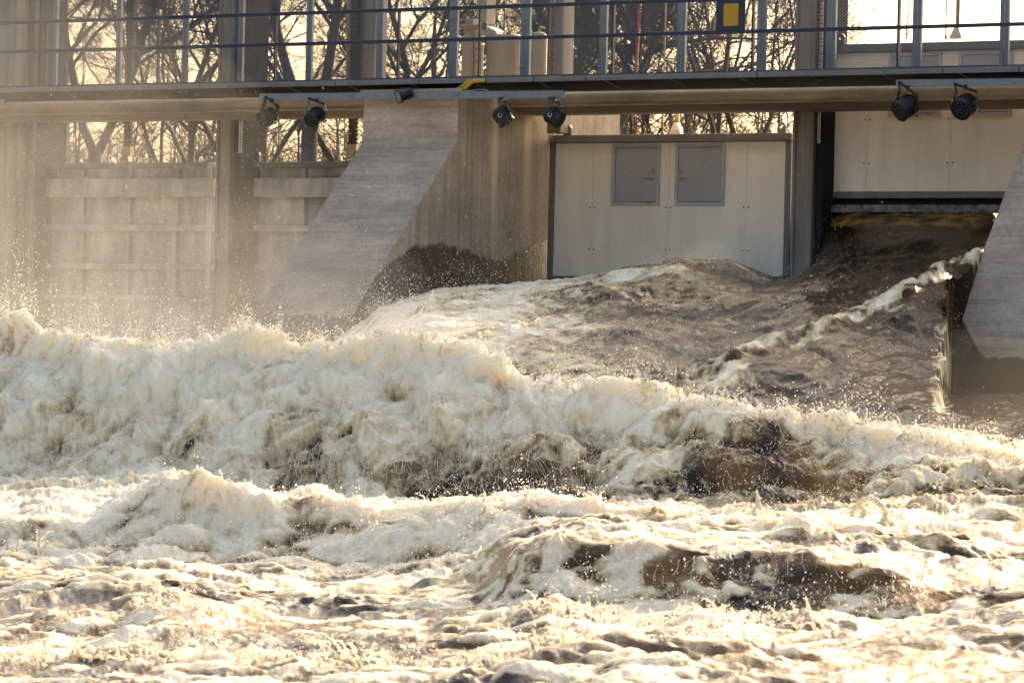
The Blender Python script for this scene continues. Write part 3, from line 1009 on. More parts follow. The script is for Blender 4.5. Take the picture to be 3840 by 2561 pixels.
def spot(label, px, py, rpx, aim, yoke_top, yoke_z, scale=1.0, side=False):
    """aim: direction the lamp points in; housing is a short ribbed drum."""
    c = Vector(onY(px, py, YB - 0.02))
    r = rpx / 232.0
    root = thing("stage_light", label, "stage light", tuple(c), "black stage lights under the rails")
    a = Vector(aim).normalized()
    prof = [(r * 0.45, -r * 1.15), (r * 0.75, -r * 1.05), (r * 0.95, -r * 0.75), (r * 0.98, -r * 0.2), (r * 1.0, 0.1 * r), (r * 1.0, r * 0.85), (r * 1.05, r * 0.88), (r * 1.05, r * 0.98), (r * 0.93, r * 1.0), (r * 0.90, r * 0.92), (r * 0.05, r * 0.9)]
    h = MB().lathe(prof, c, a, 28).build("housing", M["black"], root)
    fins = MB()
    u = a.orthogonal().normalized()
    v = a.cross(u)
    for k in range(14):
        w = 2 * pi * k / 14
        d = u * cos(w) + v * sin(w)
        e = a.cross(d)
        p0 = c + d * (r * 0.93) - a * (r * 0.75)
        p1 = c + d * (r * 1.05) - a * (r * 0.7)
        p2 = c + d * (r * 1.05) + a * (r * 0.25)
        p3 = c + d * (r * 0.97) + a * (r * 0.25)
        t_ = e * 0.004
        fins.add([p0 - t_, p1 - t_, p2 - t_, p3 - t_, p0 + t_, p1 + t_, p2 + t_, p3 + t_], [(0, 1, 2, 3), (7, 6, 5, 4), (0, 4, 5, 1), (1, 5, 6, 2), (2, 6, 7, 3), (3, 7, 4, 0)])
    fins.build("cooling_fins", M["black"], h)
    for ring, nn in ((0.0, 1), (0.38, 6), (0.72, 11)):
        for k in range(nn):
            w = 2 * pi * k / nn
            q = c + a * (r * 0.9) + (u * cos(w) + v * sin(w)) * (r * ring)
            MB().lathe([(r * 0.13, 0.0), (r * 0.13, 0.01), (r * 0.07, 0.02), (r * 0.01, 0.022)], q, a, 10).build("lens", M["lens"], h)
    # yoke: flat perforated arms either side, joined by a crossbar at the rail
    ax = Vector((0.84, 0.54, 0)) if not side else Vector((-0.35, 0.93, 0))
    ax = (ax - a * ax.dot(a)).normalized()
    top = Vector(onY(yoke_top, yoke_z, YB - 0.02))
    for s in (-1, 1):
        p = c + ax * (s * r * 1.22)
        t_ = top + ax * (s * r * 1.12)
        mid = (p + t_) / 2 + Vector((0.03, 0, 0.03))
        arm = MB()
        prev = None
        seq = [p, mid, t_]
        for i in range(2):
            A_, B_ = seq[i], seq[i + 1]
            d = (B_ - A_).normalized()
            wv = ax.cross(d).normalized() * 0.036
            tk = ax * 0.005
            n_ = 3
            for k in range(n_):                        # ladder of plates leaves holes between
                q0, q1 = A_.lerp(B_, k / n_), A_.lerp(B_, (k + 1) / n_)
                for (o0, o1) in ((-1.0, -0.45), (0.45, 1.0)):
                    vs = [q0 + wv * o0 - tk, q0 + wv * o1 - tk, q1 + wv * o1 - tk, q1 + wv * o0 - tk, q0 + wv * o0 + tk, q0 + wv * o1 + tk, q1 + wv * o1 + tk, q1 + wv * o0 + tk]
                    arm.add(vs, [(0, 1, 2, 3), (7, 6, 5, 4), (0, 4, 5, 1), (1, 5, 6, 2), (2, 6, 7, 3), (3, 7, 4, 0)])
                q2 = q0.lerp(q1, 0.42)
                vs = [q0 - wv * .45 - tk, q0 + wv * .45 - tk, q2 + wv * .45 - tk, q2 - wv * .45 - tk, q0 - wv * .45 + tk, q0 + wv * .45 + tk, q2 + wv * .45 + tk, q2 - wv * .45 + tk]
                arm.add(vs, [(0, 1, 2, 3), (7, 6, 5, 4), (0, 4, 5, 1), (1, 5, 6, 2), (2, 6, 7, 3), (3, 7, 4, 0)])
        arm.build("yoke_arm", M["black"], root)
        kb = MB().lathe([(0.034, 0), (0.034, 0.012), (0.026, 0.013), (0.026, 0.02), (0.012, 0.02)], p + ax * (s * 0.006), ax * s, 14)
        kb.lathe([(0.010, 0.018), (0.012, 0.045), (0.004, 0.05)], p + ax * (s * 0.006), ax * s, 8)
        kn = kb.build("tilt_knob", M["black"], root)
        rg = MB()
        q = p + ax * (s * 0.020)
        uu = ax.orthogonal().normalized()
        vv = ax.cross(uu)
        rg.tube([q + (uu * cos(2 * pi * k / 20) + vv * sin(2 * pi * k / 20)) * 0.030 for k in range(17)], 0.0075, 6)
        rg.build("scale_ring", M["whitepl"], kn)
    MB().tube([top - ax * (r * 1.2), top + ax * (r * 1.2)], 0.02, 8).build("crossbar", M["black"], root)
    MB().lathe([(0.03, -0.02), (0.03, 0.035), (0.012, 0.05)], top, (0, 0, 1), 10).build("clamp", M["black"], root)
    return root


spot("black stage light hanging from the left end of the long rail", 1004, 441, 33, (-0.35, -0.85, -0.45), 1018, 381)
spot("black stage light hanging second from the left end of the long rail", 1184, 440, 33, (-0.05, -0.85, -0.55), 1188, 381)
spot("black stage light tilted sideways against the pier wall", 1885, 437, 32, (0.42, 0.15, -0.62), 1880, 375, side=True)
spot("black stage light tilted sideways at the right end of the long rail", 2078, 438, 32, (0.75, 0.1, -0.42), 2075, 374, side=True)
spot("black stage light at the left end of the upper right rail", 3398, 402, 37, (-0.4, -0.8, -0.55), 3404, 333)
spot("black stage light second along the upper right rail, facing straight out", 3620, 398, 37, (-0.1, -0.9, -0.5), 3620, 330)
# the lamp that sits in front of the rail on the pier
c = Vector(onY(1500, 362, YB - 0.12))
root = thing("stage_light", "small black lamp with a grid of white diodes in front of the pier rail", "stage light", tuple(c), "black stage lights under the rails")
a = Vector((-0.50, -0.80, -0.30)).normalized()
r = 0.108
MB().lathe([(r * 0.6, -0.20), (r * 0.8, -0.19), (r * 0.85, -0.05), (r, -0.03), (r, 0.02), (r * 1.06, 0.022), (r * 1.06, 0.036), (r * 0.96, 0.038), (r * 0.93, 0.028), (r * 0.02, 0.026)], c, a, 26).build("housing", M["black"], root)
u = a.orthogonal().normalized()
v = a.cross(u)
for ring, nn in ((0.0, 1), (0.36, 6), (0.70, 12)):
    for k in range(nn):
        w_ = 2 * pi * k / nn + ring
        MB().lathe([(r * 0.10, 0.0), (r * 0.10, 0.006), (r * 0.05, 0.012), (r * 0.01, 0.013)], c + a * 0.027 + (u * cos(w_) + v * sin(w_)) * (r * ring), a, 8).build("diode", M["whitepl"], root)
m = MB()
m.tube([c + Vector((-0.12, 0.02, 0.02)), c + Vector((-0.05, 0.08, 0.14)), c + Vector((0.14, 0.14, 0.14)), c + Vector((0.20, 0.08, 0.0)), c + Vector((0.12, 0.02, -0.05))], 0.014, 8)
m.build("bracket", M["black"], root)

# yellow conduits and the white lead
m = MB()
q = lambda px, py, dy=0.0: Vector(onY(px, py, -0.14 + dy))
m.tube([q(1817, 304), q(1790, 303), q(1772, 306), q(1758, 318), q(1748, 330), q(1737, 337)], [0.032, 0.033, 0.033, 0.033, 0.032, 0.030], 12)
m.tube([q(1764, 304, 0.05), q(1752, 306, 0.05), q(1750, 312, 0.05), q(1738, 322, 0.05), q(1714, 334, 0.03)], [0.034, 0.034, 0.032, 0.028, 0.020], 12)
o = m.build("cable_conduit", M["yellow"], smooth=False)
for p in o.data.polygons: p.use_smooth = True
tag(o, "two bright yellow conduit ends bent over the rail on the middle pier", "conduit")
m = MB()
m.tube([q(1676, 338), q(1700, 336), q(1722, 338), q(1742, 342), q(1765, 341), q(1790, 337), q(1812, 337), q(1830, 341)], 0.006, 6)
o = m.build("white_lead", M["whitepl"])
tag(o, "thin white cable lying along the top of the long rail by the yellow conduits", "cable")
# ledge of the pier just under the bridge
o = MB().box(XP_L - 0.0, XP_R + 0.15, -0.16, -0.055, zat(352, -0.1, 1540), zat(336, -0.1, 1540)).build("pier_ledge", M["conc_h"])
tag(o, "flat concrete ledge on the middle pier behind the long rail", "ledge")

# ------------------------------------------------------------------ gradient noise (numpy)
_g = np.random.default_rng(3)
_perm = _g.permutation(1024).astype(np.int32)
_grad = _g.normal(size=(1024, 3)).astype(np.float32)
_grad /= np.linalg.norm(_grad, axis=1, keepdims=True)


def perlin(P, seed=0):
    P = P.astype(np.float32) + np.float32(seed * 17.31)
    i = np.floor(P).astype(np.int32)
    f = P - i
    u = f * f * f * (f * (f * 6 - 15) + 10)
    X = [_perm[(i[:, 0] + a) & 1023] for a in (0, 1)]
    XY = {(a, b): _perm[(X[a] + i[:, 1] + b) & 1023] for a in (0, 1) for b in (0, 1)}
    out = 0
    for a in (0, 1):
        for b in (0, 1):
            for c_ in (0, 1):
                g = _grad[_perm[(XY[(a, b)] + i[:, 2] + c_) & 1023]]
                d = (f[:, 0] - a) * g[:, 0] + (f[:, 1] - b) * g[:, 1] + (f[:, 2] - c_) * g[:, 2]
                wgt = (u[:, 0] if a else 1 - u[:, 0]) * (u[:, 1] if b else 1 - u[:, 1]) * (u[:, 2] if c_ else 1 - u[:, 2])
                out = out + d * wgt
    return out * 1.6


def fbm(P, oct=4, seed=0, gain=0.5, lac=2.03):
    s, a = 0, 1.0
    for k in range(oct):
        s = s + a * perlin(P * (lac ** k), seed + k)
        a *= gain
    return s


def billow(P, oct=4, seed=0, gain=0.5, lac=2.1):
    s, a = 0, 1.0
    for k in range(oct):
        s = s + a * (np.abs(perlin(P * (lac ** k), seed + k)) * 2 - 0.45)
        a *= gain
    return s


# ------------------------------------------------------------------ river surface
# each station: plane Y, {px: py of the surface there}, amplitudes (big, mid, fine), foam at 9 columns
K = [0, 480, 960, 1440, 1920, 2400, 2880, 3360, 3840]
ST = [
    (4.2, [(0, 1215), (900, 1200), (2000, 1060), (3050, 900), (3100, 790), (3700, 780), (3900, 900)], (0, .05, .02), [1, 1, 1, 1, .7, .6, .15, .05, .3]),
    (2.4, [(0, 1225), (900, 1200), (1400, 1110), (1700, 1085), (2066, 1062), (2400, 1045), (2550, 985), (2750, 980), (2900, 1050), (3040, 1030), (3075, 930), (3120, 830), (3200, 806), (3720, 800), (3760, 860), (3900, 900)], (0, .06, .03), [1, 1, 1, 1, .8, .7, .12, .05, .3]),
    (0.5, [(0, 1232), (900, 1205), (1400, 1120), (1800, 1080), (2150, 1050), (2400, 1005), (2550, 970), (2750, 985), (2840, 1040), (2900, 1062), (3000, 1030), (3200, 925), (3400, 880), (3560, 900), (3690, 950), (3900, 960)], (.03, .08, .03), [1, 1, 1, .9, .85, .9, .1, .05, .4]),
    (-1.5, [(0, 1245), (900, 1215), (1400, 1140), (1700, 1085), (1900, 1075), (2200, 1050), (2400, 1010), (2550, 1000), (2700, 1050), (2850, 1082), (3000, 1060), (3200, 1010), (3350, 1020), (3500, 1025), (3570, 990), (3640, 965), (3720, 960), (3900, 980)], (.05, .09, .03), [1, 1, 1, .9, .9, .85, .05, .2, .5]),
    (-2.6, [(0, 1254), (900, 1225), (1350, 1170), (1600, 1110), (1800, 1090), (2050, 1085), (2250, 1065), (2420, 1060), (2600, 1065), (2750, 1090), (2900, 1098), (3000, 1085), (3150, 1070), (3280, 1070), (3380, 1045), (3480, 1015), (3560, 1060), (3700, 1200), (3900, 1300)], (.06, .09, .03), [1, 1, 1, .92, .9, .6, .05, .3, .4]),
    (-3.5, [(0, 1262), (900, 1235), (1300, 1200), (1500, 1140), (1700, 1100), (1900, 1110), (2100, 1090), (2250, 1075), (2420, 1105), (2600, 1125), (2800, 1120), (3000, 1110), (3150, 1130), (3250, 1120), (3330, 1080), (3420, 1070), (3560, 1150), (3700, 1260), (3900, 1330)], (.08, .09, .03), [1, 1, 1, .95, .9, .45, .05, .4, .35]),
    (-5.5, [(0, 1290), (900, 1262), (1400, 1230), (1600, 1170), (1800, 1170), (2000, 1185), (2200, 1205), (2500, 1230), (2750, 1240), (2900, 1215), (3050, 1190), (3200, 1240), (3400, 1300), (3560, 1340), (3700, 1440), (3900, 1480)], (.08, .09, .03), [1, 1, .95, .95, .95, .1, .15, .3, .25]),
    (-7.5, [(0, 1330), (900, 1300), (1400, 1280), (1700, 1260), (2000, 1280), (2200, 1310), (2400, 1345), (2600, 1395), (2750, 1350), (2900, 1360), (3100, 1410), (3500, 1470), (3700, 1530), (3900, 1550)], (.05, .08, .03), [1, 1, .95, .95, .9, .1, .35, .2, .8]),
    (-9.6, [(0, 1290), (300, 1320), (500, 1330), (900, 1310), (1200, 1330), (1400, 1345), (1700, 1360), (2000, 1460), (2300, 1470), (2600, 1530), (2900, 1600), (3150, 1590), (3500, 1610), (3900, 1680)], (.05, .10, .04), [1, 1, 1, .95, .8, .5, .6, .8, .95]),
    (-11.0, [(0, 1218), (80, 1205), (160, 1240), (300, 1262), (500, 1262), (640, 1292), (800, 1272), (880, 1240), (960, 1222), (1060, 1240), (1120, 1300), (1190, 1270), (1250, 1288), (1400, 1278), (1500, 1250), (1650, 1270), (1800, 1305), (1900, 1335), (1960, 1415), (2000, 1440), (2080, 1408), (2150, 1455), (2300, 1448), (2450, 1440), (2600, 1500), (2750, 1540), (2900, 1580), (3000, 1590), (3150, 1580), (3300, 1605), (3500, 1620), (3700, 1668), (3840, 1700), (4400, 1760)], (.22, .18, .06), [1, 1, 1, 1, 1, 1, 1, 1, 1]),
    (-11.25, [(0, 1330), (300, 1330), (640, 1360), (900, 1330), (1100, 1370), (1400, 1350), (1650, 1360), (1900, 1430), (2100, 1480), (2300, 1500), (2600, 1550), (2900, 1610), (3150, 1650), (3500, 1700), (3840, 1750)], (.26, .16, .05), [1, 1, 1, 1, 1, .95, .75, .95, .95]),
    (-11.95, [(0, 1520), (600, 1540), (1100, 1560), (1600, 1590), (2100, 1640), (2600, 1690), (2900, 1720), (3100, 1720), (3300, 1730), (3500, 1760), (3840, 1790)], (.36, .18, .04), [1, 1, 1, .97, .88, .80, .48, .85, .9]),
    (-12.55, [(0, 1700), (600, 1700), (1100, 1730), (1600, 1760), (2100, 1790), (2600, 1830), (2900, 1840), (3200, 1820), (3400, 1800), (3600, 1830), (3840, 1830)], (.32, .18, .04), [1, 1, .97, .82, .75, .70, .42, .85, .85]),
    (-13.3, [(0, 1830), (300, 1800), (600, 1780), (900, 1840), (1300, 1880), (1900, 1890), (2500, 1905), (2900, 1915), (3200, 1895), (3400, 1870), (3600, 1860), (3840, 1870)], (.16, .14, .05), [1, 1, 1, .9, .8, .75, .7, .9, .85]),
    (-18.0, [(0, 1900), (300, 1880), (600, 1860), (900, 1900), (1300, 1925), (1900, 1935), (2500, 1945), (2900, 1960), (3200, 1965), (3500, 1970), (3840, 1980)], (.12, .12, .05), [1, 1, 1, 1, .95, .9, .9, .85, .7]),
    (-20.5, [(0, 1968), (200, 1945), (350, 1962), (500, 1880), (620, 1790), (750, 1758), (850, 1815), (950, 1842), (1050, 1875), (1200, 1845), (1400, 1890), (1600, 1908), (1750, 1880), (1900, 1895), (2100, 1893), (2300, 1905), (2600, 1918), (2800, 1965), (3000, 1955), (3200, 1975), (3400, 2010), (3600, 2030), (3840, 2080)], (.07, .10, .05), [1, 1, 1, 1, 1, 1, 1, .9, .75]),
    (-20.85, [(0, 2040), (300, 2040), (600, 1960), (900, 1975), (1200, 1965), (1500, 1985), (1800, 1965), (2000, 1960), (2300, 1950), (2600, 1965), (2900, 2000), (3200, 2015), (3500, 2060), (3840, 2110)], (.15, .13, .05), [.95, .98, 1, .95, .95, .95, .9, .7, .6]),
    (-21.45, [(0, 2100), (300, 2100), (600, 2060), (900, 2090), (1200, 2110), (1500, 2120), (1800, 2080), (2000, 2000), (2300, 1985), (2600, 2000), (2900, 2030), (3200, 2050), (3500, 2085), (3840, 2140)], (.12, .10, .05), [.75, .9, .85, .62, .68, .9, .75, .5, .5]),
    (-22.6, [(0, 2130), (300, 2150), (600, 2140), (900, 2170), (1200, 2185), (1500, 2195), (1780, 2160), (1900, 2048), (2050, 2012), (2200, 2004), (2500, 2022), (2750, 2042), (3000, 2060), (3300, 2100), (3600, 2130), (3840, 2180)], (.05, .07, .05), [.7, .85, .8, .72, .7, .55, .45, .5, .5]),
    (-24.8, [(0, 2190), (300, 2180), (600, 2200), (900, 2220), (1200, 2240), (1500, 2250), (1800, 2240), (1880, 2165), (1950, 2070), (2100, 2032), (2250, 2036), (2500, 2062), (2750, 2078), (3000, 2092), (3300, 2115), (3430, 2170), (3600, 2200), (3840, 2230)], (.04, .06, .04), [.55, .65, .7, .6, .6, .45, .30, .45, .5]),
    (-25.05, [(0, 2210), (300, 2200), (600, 2225), (900, 2240), (1200, 2260), (1500, 2270), (1800, 2265), (1900, 2220), (2000, 2150), (2250, 2150), (2500, 2165), (2750, 2180), (3000, 2195), (3300, 2205), (3450, 2230), (3600, 2240), (3840, 2260)], (.06, .09, .04), [.5, .6, .6, .5, .75, .65, .50, .55, .5]),
    (-25.6, [(0, 2240), (300, 2230), (600, 2250), (900, 2262), (1200, 2290), (1500, 2300), (1800, 2290), (1900, 2280), (2000, 2270), (2300, 2290), (2600, 2305), (2900, 2320), (3200, 2325), (3400, 2335), (3600, 2310), (3840, 2290)], (.05, .08, .04), [.5, .6, .55, .45, .75, .8, .75, .55, .5]),
    (-27.6, [(0, 2330), (200, 2310), (450, 2350), (520, 2290), (580, 2262), (660, 2262), (760, 2275), (900, 2330), (1200, 2370), (1600, 2380), (1900, 2350), (2050, 2290), (2200, 2300), (2400, 2335), (2600, 2300), (2750, 2328), (2900, 2352), (3100, 2320), (3300, 2348), (3500, 2358), (3840, 2370)], (.05, .09, .045), [.5, .75, .40, .35, .5, .95, .85, .6, .3]),
    (-28.6, [(0, 2380), (300, 2400), (500, 2370), (640, 2350), (900, 2390), (1200, 2420), (1600, 2430), (1900, 2400), (2050, 2330), (2250, 2350), (2500, 2370), (2700, 2360), (2900, 2400), (3100, 2385), (3300, 2400), (3840, 2420)], (.05, .09, .04), [.6, .75, .40, .4, .5, .9, .8, .45, .2]),
    (-30.0, [(0, 2460), (300, 2470), (600, 2450), (900, 2480), (1300, 2500), (1700, 2480), (1950, 2450), (2100, 2400), (2300, 2420), (2600, 2460), (3000, 2480), (3400, 2480), (3840, 2500)], (.05, .09, .04), [.9, .85, .6, .55, .55, .9, .55, .3, .2]),
    (-31.3, [(0, 2530), (600, 2530), (1000, 2540), (1400, 2520), (1700, 2545), (2000, 2510), (2300, 2490), (2600, 2530), (3000, 2560), (3840, 2580)], (.06, .09, .04), [.9, .9, .8, .9, .6, .9, .4, .25, .3]),
    (-33.5, [(0, 2700), (3840, 2740)], (.05, .08, .04), [.8, .8, .7, .7, .6, .5, .4, .3, .3]),
    (-38.0, [(0, 3200), (3840, 3300)], (.05, .08, .04), [.5] * 9),
    (-48.0, [(0, 7500), (3840, 8000)], (.02, .05, .04), [.4] * 9),
]
# every px in the tables sits at its picture height; amber in the water body is backlight painted as colour
xcol = np.concatenate([np.linspace(-2600, -90, 60), np.linspace(-80, 3920, 1340), np.linspace(3935, 6400, 60)])
NX = len(xcol)


def smooth_x(v, n=9):
    k = np.hanning(n + 2)[1:-1]
    k /= k.sum()
    p = np.pad(v, n // 2, mode="edge")
    return np.convolve(p, k, mode="valid")


SY = np.array([s[0] for s in ST])
SP = np.stack([smooth_x(np.interp(xcol, [a for a, b in s[1]], [b for a, b in s[1]]), 15) for s in ST])
SA = np.array([s[2] for s in ST])
SFm = np.stack([np.interp(xcol, K, s[3]) for s in ST])
rows = []
for i in range(len(ST) - 1):
    dpy = abs(np.mean((SP[i + 1] - SP[i])[60:-60]))
    n = int(np.clip(max(dpy / 2.3, abs(SY[i + 1] - SY[i]) / 0.10), 12, 95))
    rows += [(i, k / n) for k in range(n)]
rows.append((len(ST) - 2, 1.0))
si = np.array([r[0] for r in rows])
st_ = np.array([r[1] for r in rows])
NR = len(rows)


def cr(A, i, t):
    n = A.shape[0]
    p0, p1, p2, p3 = A[np.clip(i - 1, 0, n - 1)], A[i], A[np.clip(i + 1, 0, n - 1)], A[np.clip(i + 2, 0, n - 1)]
    if A.ndim == 2: t = t[:, None]
    m1, m2 = (p2 - p0) * 0.35, (p3 - p1) * 0.35
    return (2 * t ** 3 - 3 * t ** 2 + 1) * p1 + (t ** 3 - 2 * t ** 2 + t) * m1 + (-2 * t ** 3 + 3 * t ** 2) * p2 + (t ** 3 - t ** 2) * m2


Yr = SY[si] + (SY[np.clip(si + 1, 0, len(SY) - 1)] - SY[si]) * st_
PY = cr(SP, si, st_)
# right of the pier's near corner the river lies low; the jet ends in a ragged sheet there
eK = [(-12.0, 3500.0), (-8.5, 3505.0), (-5.5, 3530.0), (-3.5, 3540.0), (-2.7, 3552.0)] + [(y_, float(proj(np.array([xr0 - 0.01, y_, CZ + 0.8]))[0]) + 10) for y_ in (-2.45, -1.5, -0.5, 0.5, 1.5, 2.4, 4.2)]
e_row = np.interp(Yr, [a_[0] for a_ in eK], [a_[1] for a_ in eK])
low_row = np.interp(Yr, [-9.0, -7.5, -5.5, -2.6], [1570, 1535, 1500, 1478])
rag = 9.0 * np.sin(Yr * 5.1) + 5.0 * np.sin(Yr * 13.7)
t_ = np.clip((xcol[None, :] - (e_row + rag * (Yr < -2.8))[:, None]) / 15.0, 0, 1) * (Yr > -8.8)[:, None]
PY = PY * (1 - t_) + np.maximum(low_row[:, None], PY) * t_
lo_ = np.interp(xcol, [950, 1250, 1420], [1.0, 0.7, 0.0])[None, :] * np.clip((Yr + 10.3) / 0.7, 0, 1)[:, None]
PY = PY * (1 - lo_) + np.maximum(PY, 1330) * lo_
AM = SA[si] + (SA[np.clip(si + 1, 0, len(SA) - 1)] - SA[si]) * st_[:, None]
FM = SFm[si] + (SFm[np.clip(si + 1, 0, len(SFm) - 1)] - SFm[si]) * st_[:, None]
u = (xcol - 1920.0) / F
D = fw[None, None, :] + CR[None, None, :] * u[None, :, None] - CU[None, None, :] * ((PY - 1280.5) / F)[:, :, None]
tt = (Yr[:, None] - CAM[1]) / D[:, :, 1]
P = CAM[None, None, :] + D * tt[:, :, None]


def normals(P):
    du = np.gradient(P, axis=1)
    dv = np.gradient(P, axis=0)
    n = np.cross(dv, du)
    n /= np.linalg.norm(n, axis=2, keepdims=True) + 1e-9
    n[n[:, :, 2] < 0] *= -1
    return n


N = normals(P)
# blur the normals a little so the displacement does not shear
for ax in (0, 1):
    N = (np.roll(N, 3, ax) + np.roll(N, -3, ax) + N + np.roll(N, 7, ax) + np.roll(N, -7, ax))
N /= np.linalg.norm(N, axis=2, keepdims=True)
Q = P.reshape(-1, 3)
Ab = np.repeat(AM[:, 0], NX)
Am = np.repeat(AM[:, 1], NX)
Af = np.repeat(AM[:, 2], NX)
Yf = np.repeat(Yr, NX)
foam = FM.reshape(-1)
# steeper faces get features drawn out down the fall; flat water gets ripples across the flow
face = np.clip(1.0 - np.abs(N[:, :, 2].reshape(-1)) * 1.15, 0, 1)
warp = np.stack([fbm(Q * 0.9, 2, 40), fbm(Q * 0.9 + 9, 2, 42), fbm(Q * 0.9 + 21, 2, 44)], -1)
Qw = Q + warp * 0.22
Qs = Qw * np.array([1.0, 1.0, 0.5])
big = billow(Qs * 0.80, 2, 1, 0.5)
mid = billow(Qs * 1.9, 3, 5, 0.42)
fin = billow(Qw * np.array([1, 1, .8]) * 6.5, 3, 9, 0.5)
rip = fbm(Qw * np.array([2.2, 3.6, 2.0]), 4, 14, 0.55)
rip = 1 - 2 * np.abs(rip) / (1 + np.abs(rip))
calm = 1 - foam
up = fbm(Q * 0.55, 2, 20)
cm = np.where(Yf > -15.5, 0.46, 0.42) * (1 - 0.55 * np.clip((Yf + 9.5) / 1.0, 0, 1) * (proj(Q)[0] > 2450))
vst = fbm(Qw * np.array([6.5, 6.5, 1.3]), 4, 60, 0.6)
sfl = fbm(Qw * np.array([4.5, 0.8, 2.2]), 4, 90, 0.55)
chz = np.clip((Yf + 9.5) / 1.0, 0, 1) * (proj(Q)[0] > 2200)
fore = np.clip((-Yf - 16) / 1.5, 0, 1)
pil = billow(Qw * np.array([1.5, 2.6, 1.5]), 3, 33, 0.42)
disp = Ab * (big * 0.55 + 0.45 * up) + face * 0.035 * vst * (Yf > -15) + 0.022 * sfl * chz + cm * Am * (mid * (0.35 + 0.65 * foam)) + Am * 0.20 * (rip - 0.4) * (Yf > -16) + fore * (0.055 * pil * np.clip(0.75 + 0.8 * up, 0.25, 1.7) + 0.014 * rip + 0.05 * up) * (0.35 + 0.65 * (1 - face)) + Af * np.where(Yf < -16, 0.22, 0.50) * (1 - 0.8 * chz) * fin * (0.25 + 0.9 * foam)
Nq = N.reshape(-1, 3)
Q2 = Q + Nq * disp[:, None]
# ragged lips along the crests
lip = np.zeros(len(Q), dtype=np.float32)
for y0, wd, amp in ((-11.0, 0.35, 0.10), (-20.5, 0.4, 0.04)):
    s1 = np.clip(fbm(Q * np.array([5.5, 5.5, 3.0]), 3, 30) , 0, 2) ** 1.5
    lip += np.exp(-((Yf - y0) / wd) ** 2) * amp * s1
rightside = np.clip((Yf + 9) / 2, 0, 1)
# foam riding on the jet beside the right pier
Q2[:, 2] += lip * foam
uu0, vv0 = proj(Q)
rdg = np.exp(-((vv0 - np.interp(uu0, [2560, 2700, 2850, 3000, 3150, 3300, 3450, 3570, 3700], [1412, 1362, 1292, 1240, 1190, 1122, 1052, 985, 950]) - 12) / 26.0) ** 2) * (Yf > -9.2) * ((uu0 > 2540) & (uu0 < 3760))
Q2[:, 2] += rdg * (0.06 + 0.08 * np.clip(mid, -1, 1))
P2 = Q2.reshape(NR, NX, 3)
idx = np.arange(NR * NX).reshape(NR, NX)
Fq = np.stack([idx[:-1, :-1], idx[1:, :-1], idx[1:, 1:], idx[:-1, 1:]], -1).reshape(-1, 4)
# foam distribution
uu_, vv_ = proj(Q)
Yc = Yf > -9.2
rx_ = [2560, 2700, 2850, 3000, 3150, 3300, 3450, 3570, 3700]
ry_ = [1412, 1362, 1292, 1240, 1190, 1122, 1052, 985, 950]
dv_ = vv_ - np.interp(uu_, rx_, ry_)
warpv = fbm(Q * np.array([1.6, 1.6, 1.6]), 3, 80)
band = np.where(dv_ < 0, np.exp(-(dv_ / 14.0) ** 2), np.exp(-(dv_ / np.clip(62.0 + 75 * warpv, 10, 170)) ** 2)) * ((uu_ > 2540) & (uu_ < 3760)) * np.clip((uu_ - 2540) / 160, 0, 1)
band = band * np.clip(0.62 + 0.9 * fbm(Q * np.array([3.2, 1.4, 3.0]), 3, 84), 0.05, 1.15)
chute = Yc & (uu_ > 2350)
foam = np.where(chute, np.clip(np.minimum(foam, 0.14 + 0.7 * np.clip((2960 - uu_) / 260, 0, 1) * foam) + band * 0.98, 0, 1), foam)
foam = np.where(Yf < -22.0, foam * np.interp(-Yf, [22, 24.5, 27, 33], [0.92, 0.82, 0.76, 0.78]), foam)
A_n = fbm(Qw * np.array([1.0, 1.0, 0.7]), 4, 50, 0.55)
B_n = billow(Qw * np.array([2.6, 2.6, 1.5]), 3, 56, 0.55)
V_n = vst
L_n = fbm(Qw * np.array([1.2, 4.5, 2.0]), 4, 66, 0.6)
flat = np.clip(1 - face * 1.6, 0, 1) * (Yf < -15)
vface = np.clip(face * 2.2 - 0.5, 0, 1) * np.where(Yf < -15, 1.0, 0.45)
s_ = 0.26 + 0.66 * foam + 2.0 * foam * np.clip(1 - foam, 0, 1)
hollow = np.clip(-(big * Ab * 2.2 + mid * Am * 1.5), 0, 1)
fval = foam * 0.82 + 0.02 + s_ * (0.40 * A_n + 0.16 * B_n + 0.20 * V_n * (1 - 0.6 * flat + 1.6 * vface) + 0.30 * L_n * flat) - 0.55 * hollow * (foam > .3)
strk = np.clip(1 - np.abs(fbm(Qw * np.array([8.0, 0.9, 3.5]), 3, 95)) * 5.0, 0, 1) * np.clip(0.55 + 2.0 * fbm(Q * np.array([0.9, 0.4, 0.8]), 2, 99), 0, 1)  # silvery reflections drawn out along the flow, put into the foam colour
sheet = np.exp(-((uu_ - (3530 + 14 * warpv)) / 42.0) ** 2) * np.clip((vv_ - 1130) / 120, 0, 1) * (Yf < -2.6) * (Yf > -8.6)
fval = np.where(chute, np.clip(fval * 0.85 + 0.22 * sfl - 0.02 + 0.55 * sheet * (0.7 + V_n), -0.2, 1.2), fval)
fval = fval + fore * 0.46 * np.clip(pil, -0.8, 0.8)
fval = np.where(chute, fval * np.clip(0.45 + 1.2 * (band + sheet + np.clip((2950 - uu_) / 300, 0, 1)), 0, 1) + 0.28 * strk * (Yf < 1.0) - 0.24 * np.clip(1 - 1.5 * band - sheet - np.clip((2950 - uu_) / 300, 0, 1), 0, 1), fval)
fval = np.where(Yf < -21.5, 0.40 + (fval - 0.52) * 1.9, fval)
fval = np.where(Yf < -17, np.minimum(fval, np.interp(-Yf, [17, 20, 23], [.95, .92, .84])), fval)
crest = np.zeros(len(Q))
